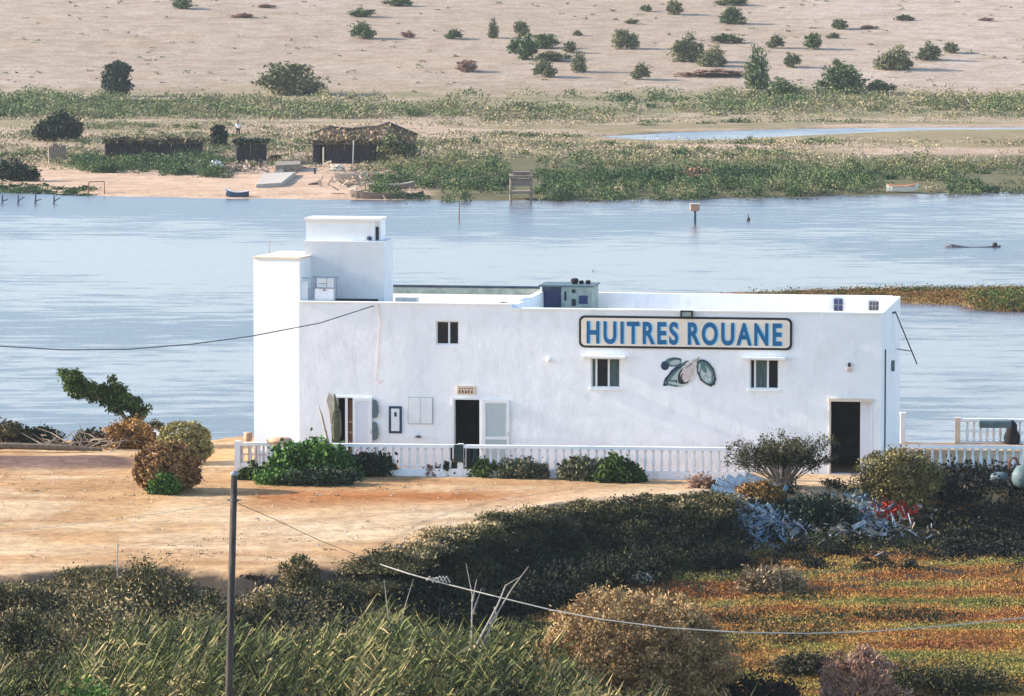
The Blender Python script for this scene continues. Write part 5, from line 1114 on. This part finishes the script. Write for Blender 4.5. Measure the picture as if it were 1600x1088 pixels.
# marsh tufts
def marshdens(a, b_, x, y):
    f = interp(a, [(600, 985), (850, 940), (1000, 897), (1150, 870), (1300, 852), (1450, 838), (1600, 832), (1800, 828)])
    return (b_ > f)*1.0
scatter('marsh_plants', 9000, marshdens, (800, 820, 1720, 1110), .34, .09, .036, 40, 'f_marsh', .42, .09, 84, 'rust, olive and green salt marsh plants covering the low meadow', z0=-1.75, up=.5, tnoise=2.0)
scatter('marsh_plants', 700, lambda a, b_, x, y: marshdens(a, b_, x, y)*nz(x, y, .22, .54, .64), (800, 820, 1720, 1110), .6, .22, .05, 50, 'f_mix', .3, .3, 85, 'darker raised tussocks dotted over the low meadow', z0=-1.75, up=.3)
shrub('dry tan tussock alone in the middle of the marsh meadow', 1205, 924, 100, 44, 'low', 'f_dry', 86, .05, 6000, 120, mid=.4, name='tussock', cat='tussock', z=-1.75, outward=1.0, elong=3)
shrub('big domed dry brown bush in the foreground, right of centre', 992, 1110, 290, 200, 'dome', 'f_hay', 87, .042, 130000, 1300, .035, .50, .3, name='dry_bush', cat='bush', z=-1.9, inner=.85, elong=2.6, outward=.8, bl=[(-.02,0,.45,.46,.44,.50),(-.2,0,.32,.32,.36,.40),(.22,0,.34,.28,.36,.42)], r0=.008, nst=14)
shrub('smaller pinkish dry bush at the bottom right', 1345, 1105, 130, 105, 'dome', 'f_drypink', 88, .045, 13000, 260, .07, .5, .3, name='dry_bush', cat='bush', z=-1.9, inner=.45, elong=3, outward=.8)
shrub('low dark shrub left of the pinkish dry bush', 1235+30, 1060, 90, 40, 'low', 'f_brown', 89, .06, 4000, mid=.3, z=-1.9)
shrub('long dark low bush at the bottom right of the meadow', 1480, 1085, 200, 44, 'low', 'f_mix', 90, .05, 9000, 140, mid=.38, z=-1.9)
shrub('dark scrub in the shade at the right foot of the big dry bush', 1170, 1110, 150, 70, 'low', 'f_scrub', 91, .06, 8000, 140, mid=.35, z=-1.9)
# reeds (foreground)
def reeds(name, n, rect, zc, hrange, seed, label, mid, prof=None, lean=(.05, .25)):
    rng = np.random.default_rng(seed); V = []; F = []; T = []; c = 0
    for i in range(n):
        Y = rng.uniform(rect[2], rect[3]); px = rng.uniform(rect[0], rect[1]); x = (px-800)/pxm(Y); z = Hz0(x, Y); nn_ = float(fbm(np.array([x*.45]), np.array([Y*.3]), 3)[0])
        if rng.random() > ss(.42, .56, nn_): continue
        h = rng.uniform(*hrange)
        if prof is not None:
            ptop = AT(px, interp(px, prof)+rng.exponential(30), Y); h = min(h*1.3, ptop.z - z)
            if h < .8: continue
        ln = rng.uniform(*lean); an = rng.normal(0, .5) ; lx, ly = ln*math.cos(an)*h, ln*math.sin(an)*h; t0 = np.clip(mid+rng.normal(0, .22)+1.4*(nn_-.5), 0, 1)
        def pos(f): return np.array([x+lx*f*f, Y+ly*f*f, z+h*f*(1-.12*ln*f)])
        pts = [pos(f) for f in (0, .33, .66, 1)]; w = .014
        for a, b_ in zip(pts[:-1], pts[1:]):
            V += [a+[-w, 0, 0], a+[w, 0, 0], b_+[w*.7, 0, 0], b_+[-w*.7, 0, 0]]; F.append((c, c+1, c+2, c+3)); c += 4; T.append(t0)
        nl = int(5+h*3.2)
        for k in range(nl):
            f = .12+.88*k/nl; b0 = pos(f); aa = (0 if rng.random() < .68 else math.pi)+rng.normal(0, .9); L = rng.uniform(.25, .85)*(1-.3*f); d = np.array([math.cos(aa), math.sin(aa)*.8, 0]); wv = rng.uniform(.016, .030)
            side = np.array([-d[1], d[0], .3])*wv; up_ = rng.uniform(.3, 1.7)
            q1 = b0 + d*L*.45 + np.array([0, 0, L*.42*up_]); q2 = b0 + d*L*rng.uniform(.6, 1.0) + np.array([0, 0, L*(.95*up_-.45*rng.random())])
            sv = np.array([0, 0, wv])
            V += [b0-sv*.6, b0+sv*.6, q1+sv+side*.5, q1-sv-side*.5]; F.append((c, c+1, c+2, c+3)); c += 4
            V += [q1-sv-side*.5, q1+sv+side*.5, q2+sv*.15, q2-sv*.15]; F.append((c, c+1, c+2, c+3)); c += 4
            tl = np.clip(t0+rng.normal(0, .15)+(.35 if f < .3 else 0), 0, 1); T += [tl, tl]
    return tag(link(name, npmesh(name, np.array(V), np.array(F), M['f_reed'], np.array(T))), label, kind='stuff')
_hx = np.linspace(-60, 60, 241); _hy = np.linspace(95, 180, 171); _hg = heights(*np.meshgrid(_hx, _hy))
def Hz0(x, y): return float(_hg[int(np.clip((y-95)/85*170, 0, 170)), int(np.clip((x+60)/120*240, 0, 240))])
RP = [(-300, 1010), (0, 1040), (90, 1010), (150, 975), (240, 960), (330, 965), (420, 985), (480, 975), (560, 950), (640, 975), (700, 985), (760, 965), (830, 1000), (880, 1045), (1000, 1085), (1150, 1092), (1800, 1100)]
reeds('reed_bed', 2600, (-200, 860, 123, 144), -1.9, (2.2, 5.2), 91, 'tall green reeds filling the foreground', .36, RP, (.05, .5))
reeds('reed_bed', 260, (820, 1180, 122, 134), -1.9, (1.5, 3.4), 92, 'sparser green reed tips at the bottom edge below the dry bush', .45, RP)
FP = [(-300, 925), (0, 925), (60, 915), (130, 880), (200, 866), (260, 872), (340, 905), (430, 890), (470, 878), (520, 895), (600, 930), (700, 975), (800, 1000), (860, 1060)]
# mixed shrubs behind the reeds
def thicket(name, n, rect, seed, mat, label, mid, leaf, prof, hmax, nl=70, cr=.5, skip=0):
    rng = np.random.default_rng(seed); px = rng.uniform(rect[0], rect[1], n); Y = rng.uniform(rect[2], rect[3], n); x = (px-800)/pxm(Y); z = heights(x, Y)
    k_ = proj(x, Y, 0.0)[1] > interp(px, E_PLATEAU)+6; px, Y, x, z = px[k_], Y[k_], x[k_], z[k_]; n = len(px)
    zt = np.array([AT(a, float(interp(a, prof)+skip+rng.exponential(14)), y_).z for a, y_ in zip(px, Y)]); h = np.clip(zt-z, 0.05, hmax); h = h*rng.uniform(.75, 1, n)
    q = np.repeat(np.arange(n), nl); u = rng.normal(size=(len(q), 3)); f = rng.random(len(q))**.6
    # clumps form mounded shrubs
    p = np.stack([x[q]+u[:, 0]*cr*.6, Y[q]+u[:, 1]*cr*.6, z[q]+h[q]*f*np.clip(1-.12*(u[:, 0]**2+u[:, 1]**2), .2, 1)], 1)
    T = np.clip(mid+.9*(fbm(x*.4+seed, Y*.4, 3)-.5)[q]+rng.normal(0, .18, len(q)), 0, 1)
    V, F = leafquads(p, leaf, rng, 2.0)
    return tag(link(name, npmesh(name, V, F, M[mat], T)), label, kind='stuff')
rg = np.random.default_rng(95); n_ = 190; a_ = rg.uniform(-260, 720, n_); y = rg.uniform(131, 160, n_); x = (a_-800)/pxm(y); kk_ = proj(x, y, 0.0)[1] > interp(a_, E_PLATEAU)+4; x, y, a_ = x[kk_], y[kk_], a_[kk_]; z_ = heights(x, y)
h_ = np.clip(np.array([AT(q, float(interp(q, FP)+rg.exponential(18)+22), r_).z for q, r_ in zip(a_, y)])-z_, .25, 3.0)*rg.uniform(.8, 1, len(x))
mounds('thicket', x, y, rg.uniform(1.6, 4.2, len(x)), h_*rg.uniform(.7, 1, len(x)), np.clip(.54+rg.normal(0, .24, len(x)), .03, .98), 3200, .045, 'f_mix', 95, 'tangled olive, brown and straw thicket between the sandy road and the reeds', 46, elong=2.4, spread=.10)
thicket('thicket', 260, (380, 860, 138, 166), 97, 'f_scrub', 'dark shaded scrub behind the reeds', .35, .085, FP, 2.2, 100, .6, 10)
fshrub('dense bright green bush at the bottom left corner', 145, 117, 1034, 165, 'f_bright', 98, .5)
for lab_, px_, Y_, yt_, w_, mid_ in (('brown dry shrub low in the reeds at the far left', 70, 133, 1000, 130, .55), ('dry reddish shrub in the reeds left of the pole', 300, 131, 1000, 120, .7), ('brown shrub among the reeds right of the pole near the bottom', 500, 128, 1030, 130, .5), ('tan shrub low among the reeds left of the bare branches', 690, 130, 1020, 120, .72), ('dark brown shrub in the bottom reeds below the forked branch', 800, 126, 1040, 130, .3), ('olive shrub in the reeds directly behind the pole', 372, 133, 985, 110, .4)):
    fshrub(lab_, px_, Y_, yt_, w_, 'f_mix', 300+px_, mid_, n=14000)
# pieces of dry grass on road edge etc.
scatter('roadside_weeds', 420, lambda a, b_, x, y: .04+.5*nz(x, y, .3, .58, .7), (-100, 735, 1130, 880), .18, .10, .035, 14, 'f_dry', .4, .3, 99, 'small dry weeds and straw strewn over the sandy yard', z0=0)
# larger shrubs standing out of the foreground thicket
fshrub('broad olive-brown shrub at the left, its top standing against the sand', 235, 150, 868, 210, 'f_mix', 201, .55, n=26000, kind='wide')
fshrub('tan feathery shrub left of the broad olive-brown one', 150, 148, 900, 110, 'f_mix', 202, .80)
fshrub('dark brown shrub filling the left edge of the foreground', 45, 140, 948, 170, 'f_mix', 203, .28, n=20000, kind='wide')
fshrub('reddish-brown pointed shrub right of the pole against the road', 470, 151, 868, 84, 'f_mix', 204, .62, kind='tall')
fshrub('straw coloured shrub just right of the pole', 415, 147, 905, 110, 'f_mix', 205, .82)
fshrub('dark green shrub on the right of the pointed brown shrub', 540, 148, 905, 110, 'f_mix', 206, .18)
fshrub('olive shrub between the pole and the broad shrub', 335, 146, 915, 110, 'f_mix', 207, .45)
fshrub('pale tan shrub above the reeds left of the cable tangle', 600, 146, 935, 110, 'f_mix', 208, .74)
fshrub('dark shaded shrub in the reeds right of the pole', 440, 134, 985, 120, 'f_mix', 209, .12)
fshrub('dark gap-filling shrub in the reeds below the cable tangle', 660, 138, 975, 150, 'f_mix', 210, .16, kind='wide')
fshrub('small straw shrub at the far left edge of the sand', 20, 152, 915, 110, 'f_mix', 211, .8, kind='low')
# stones on the sand
rng = np.random.default_rng(5); V = []; F = []; c = 0
for i in range(900):
    px, py = rng.uniform(-100, 1150), rng.uniform(738, 885); x, y = [float(q) for q in P(px, py, 0)]; z = Hz0(x, y) if y < 180 else 0.0; r_ = .02+.05*rng.random()**3
    if py > interp(px, E_PLATEAU)-2: continue
    q = np.array([[1,0,0],[.3,.9,0],[-.8,.6,0],[-.9,-.5,0],[.2,-1,0],[.1,0,.8]])*r_*rng.uniform(.7, 1.3, (6, 3)) + [x, y, z-.005]
    V += list(q); F += [(c, c+1, c+5, c+5), (c+1, c+2, c+5, c+5), (c+2, c+3, c+5, c+5), (c+3, c+4, c+5, c+5), (c+4, c, c+5, c+5)]; c += 6
me = bpy.data.meshes.new('gravel'); me.from_pydata([tuple(v) for v in V], [], [f[:3] for f in F]); me.materials.append(M['stone']); tag(link('gravel', me), 'loose stones scattered over the sandy yard', kind='stuff')
# bare branches in the foreground
def snag(label, base, tips_, r0, Y):
    b0 = AT(*base, Y); root = empty('bare_branch', label, 'branch', tuple(b0), group='bare branches among the reeds'); m = MB()
    for t_ in tips_:
        pts = [AT(px, py, Y+dy) - b0 for px, py, dy in t_]; n = len(pts); m.tube(pts, [r0*(1-.8*i/(n-1)) for i in range(n)], 6)
    m.build('branches', M['palebark'], root)
snag('pale forked bare branch rising right of centre in the foreground', (735, 1110), [[(735,1110,0),(745,1030,0),(770,970,0),(800,920,0),(826,885,0)], [(728,1110,0),(738,1020,0),(778,945,0),(790,915,.2),(812,902,.3)], [(765,975,0),(775,960,0),(772,948,.2)]], .040, 134)
snag('pale bare stalk left of the forked branch', (735, 1060), [[(736,1060,0),(737,990,0),(738,930,0),(728,880,0)], [(738,940,0),(745,905,0)], [(738,960,0),(752,920,0)]], .035, 137)
snag('thin dry stalk pair at the left of the bare stalks', (610, 1000), [[(610,1000,0),(604,940,0),(600,905,0)], [(620,1000,0),(632,950,0),(646,905,0)]], .022, 138)
snag('lone thin stalk standing up against the sand at the left', (184, 900), [[(184,905,0),(183,870,0),(184,835,0)], [(183,860,0),(186,850,0)]], .03, 150)
# utility pole and lines
Yp = 120.0; pt_ = AT(366, 741, Yp); zb = Hz(pt_.x, Yp)-.2; bx = AT(357, 1100, Yp)
up_ = empty('utility_pole', 'dark wooden utility pole standing in the foreground at the left', 'pole', (bx.x-.1, Yp, zb)); d = Vector((pt_.x-bx.x+.1, 0, pt_.z-zb))
MB().tube([(0,0,0), d*.5, d], [.10, .095, .082], 12).build('shaft', M['pole'], up_, smooth=True)
MB().lathe([(.105,0),(.11,.04),(.02,.12)], tuple(d-Vector((0,0,.03))), 12).build('cap', M['greymetal'], up_)
q = AT(366, 784, Yp)-Vector(up_.location); MB().lathe([(.10,0),(.105,.03),(.10,.06)], tuple(q), 12).build('collar', M['darkmetal'], up_)
for k in range(2): MB().tube([q+Vector((.09*(1 if k else -1), 0, .03)), q+Vector((.17*(1 if k else -1), 0, .05))], .02, 6).build('insulator', M['greymetal'], up_)
W0 = AT(372, 787, Yp)
def line(pts, r, mat, label, name='overhead_cable', cat='cable'):
    m = MB(); m.tube(pts, r, 6); return tag(m.build(name, M[mat]), label, cat)
line([W0, AT(430, 812, 122), AT(500, 845, 125), AT(560, 868, 128), AT(597, 884, 129.5)], .009, 'cable', 'thin pale wire from the pole to the start of the thick rope')
line([AT(594, 882, 129.5), AT(640, 897, 129), AT(690, 911, 128.6), AT(770, 931, 128), AT(860, 953, 127.6), AT(940, 968, 127.2), AT(1040, 981, 127), AT(1150, 988, 127), AT(1260, 990, 127.4), AT(1360, 987, 128), AT(1480, 978, 129), AT(1600, 965, 130.5), AT(1750, 945, 133), AT(2000, 900, 140)], .017, 'rope', 'thick pale rope-like cable sagging across the foreground marsh')
rr_ = random.Random(12); m = MB(); c0 = AT(683, 909, 128.6)
for k in range(6): m.tube([c0+Vector((-.28+.09*k, 0, .03)), c0+Vector((-.2+.09*k, rr_.uniform(-.05, .05), .12+rr_.uniform(-.03, .05))), c0+Vector((-.1+.09*k, 0, -.03))], .02, 5)
tag(m.build('rope_tangle', M['rope']), 'tangle of twine caught on the thick cable', 'rope')
line([AT(360, 785, Yp), AT(280, 798, 126), AT(180, 812, 132), AT(80, 824, 138), AT(-60, 836, 146)], .006, 'cable', 'very thin wire running left from the pole over the sand')
# rubbish on the bank
M['bluewhite'] = surf('bluish_plastic', (.20, .25, .30), (.50, .54, .57), 6, .6); M['paleblue'] = surf('faded_blue_plastic', (.05, .12, .19), (.16, .26, .34), 6, .6)
rr_ = random.Random(21); gp = 'white boards thrown on the bank'
for i, (px, py, L_, an, lab) in enumerate([(1140, 772, 1.1, -35, 'leftmost white board at the top of the rubbish'), (1158, 770, 1.3, -42, 'second white board, lying steeply at the top of the rubbish'), (1172, 768, 1.2, -48, 'third white board, right of the steep one'), (1150, 786, 1.9, -12, 'long white board lying flat across the top of the rubbish'), (1195, 763, 1.5, -8, 'pale thin board right above the other white boards'), (1165, 800, 1.6, -20, 'lowest white board, sliding into the debris')]):
    p = hit(px, py)
    o = MB().box(-L_/2, L_/2, -.13, .13, -.02, .02).build('board', M['bluewhite']); o.location = (p.x, p.y, p.z+.30); o.rotation_euler = (R(38), R(6), R(an)); o.rotation_euler = (R(62+i*3), R(14+an*-.45), R(8-i*4)); o.location.z -= .08; tag(o, lab, 'board', gp)
def debris(label, rect, n, mats, seed, smin, smax):
    rr_ = random.Random(seed); ms = {k: MB() for k in mats}
    c0 = PV((rect[0]+rect[2])/2, (rect[1]+rect[3])/2, -.8)
    for i in range(n):
        px = rr_.gauss((rect[0]+rect[2])/2, (rect[2]-rect[0])*.25); py = rr_.gauss((rect[1]+rect[3])/2, (rect[3]-rect[1])*.25); p = hit(px, py)
        L_ = rr_.uniform(smin, smax); d = Vector((rr_.gauss(0, 1), rr_.gauss(0, 1), rr_.gauss(0, .7))).normalized(); w_ = d.cross(Vector((rr_.gauss(0, 1), rr_.gauss(0, 1), rr_.gauss(0, 1)))).normalized(); nn = d.cross(w_)
        a = p+Vector((0, 0, .05+abs(rr_.gauss(0, .14)))); wd = L_*rr_.choice([.06, .08, .12, .3]); th = .012; k = rr_.choice(mats)
        cs = [a + d*sx_*L_/2 + w_*sy_*wd/2 + nn*sz_*th for sz_ in (-1, 1) for sx_, sy_ in ((-1,-1),(1,-1),(1,1),(-1,1))]
        ms[k].add(cs, [(0,3,2,1),(4,5,6,7),(0,1,5,4),(1,2,6,5),(2,3,7,6),(3,0,4,7)])
    return ms
def hitn(px, py):
    v = PV(px, py, -.8); v.z = Hz(v.x, v.y); v2 = PV(px, py, v.z+.2); v2.z = Hz(v2.x, v2.y); return v2
for nm, lab, rc, n, mats, sd, a, b_ in (
    ('rubbish_heap', 'white and pale blue broken plastic and slats spilling down the bank', (1145, 782, 1255, 850), 620, ['bluewhite', 'bluewhite', 'paleblue', 'dish', 'paleblue'], 31, .08, .5),
    ('rubbish_heap', 'smaller pale blue and white rubbish by the red netting', (1295, 775, 1400, 838), 300, ['bluewhite', 'paleblue', 'dish', 'paleblue'], 32, .10, .55),
    ('rubbish_heap', 'bleached sticks and scraps along the foot of the bank', (1230, 812, 1450, 850), 230, ['bluewhite', 'oldwood', 'stone', 'oldwood'], 33, .10, .6),
    ('rubbish_heap', 'scattered pale scraps among the dark scrub of the bank', (640, 830, 1140, 880), 45, ['stone', 'dish', 'pink'], 34, .10, .35),
    ('shore_rubble', 'brown stones and broken timber heaped on the far landing before the big hut', (505, 268, 650, 300), 230, ['stone', 'oldwood', 'thatch', 'bark'], 36, .3, 1.3),
    ('shore_rubble', 'dark sticks and stones strewn below the square hut', (320, 256, 470, 274), 150, ['oldwood', 'wattle', 'thatch', 'stone'], 37, .25, 1.0),
    ('rubbish_heap', 'red plastic netting heaped beside the pale rubbish', (1355, 795, 1425, 818), 420, ['red'], 35, .08, .3)):
    ms = debris(lab, rc, n, mats, sd, a, b_); allv = MB(); mi = []; keys = list(ms)
    me = bpy.data.meshes.new(nm); vs = []; fs = []
    for j, k in enumerate(keys):
        o_ = len(vs); vs += ms[k].v; fs += [tuple(q+o_ for q in f) for f in ms[k].f]; mi += [j]*len(ms[k].f)
    me.from_pydata(vs, [], fs)
    for k in keys: me.materials.append(M[k])
    me.polygons.foreach_set('material_index', mi); tag(link(nm, me), lab, kind='stuff')
x, y, a_, b_, rg = sampled(42, lambda a, b_, x, y: 1.0+0*a, (1120, 792, 1460, 852), -.8, 83)
mounds('bank_scrub', x, y, rg.uniform(.4, 1.1, len(x)), rg.uniform(.15, .45, len(x)), np.clip(.15+rg.normal(0, .15, len(x)), .0, 1), 420, .05, 'f_mix', 83, 'weeds growing up through the rubbish on the bank', 14)
for i, (px, py, s_, lab) in enumerate([(1000, 905, .5, 'rounded boulder half hidden in the shade below the bank'), (690, 868, .35, 'pale stone at the upper left of the shaded bank'), (1432, 838, .22, 'pinkish stone at the right end of the bank rubbish')]):
    p = hitn(px, py); rng = np.random.default_rng(i); m = MB(); m.lathe([(s_*.4, -.1), (s_*.95, s_*.1), (s_, s_*.35), (s_*.7, s_*.62), (s_*.15, s_*.72)], (0, 0, 0), 9)
    m.v = [(v[0]*(1+.2*rng.normal()*.6), v[1], v[2]*(1+.1*rng.normal())) for v in m.v]; tag(m.build('boulder', M['stone'], loc=p, smooth=True), lab, 'rock')
# ------------------------------------------------------------------ haze
hz = bpy.data.materials.new('haze_air'); hz.use_nodes = True; t = hz.node_tree; t.nodes.clear(); out = t.nodes.new('ShaderNodeOutputMaterial'); vol = t.nodes.new('ShaderNodeVolumePrincipled')
vol.inputs['Color'].default_value = (.80, .86, .94, 1); vol.inputs['Density'].default_value = .00008; vol.inputs['Anisotropy'].default_value = .2; t.links.new(vol.outputs[0], out.inputs['Volume'])
hb_ = MB().box(-3000, 3000, -30, 9500, -5, 75).build('haze', hz); tag(hb_, kind='stuff')
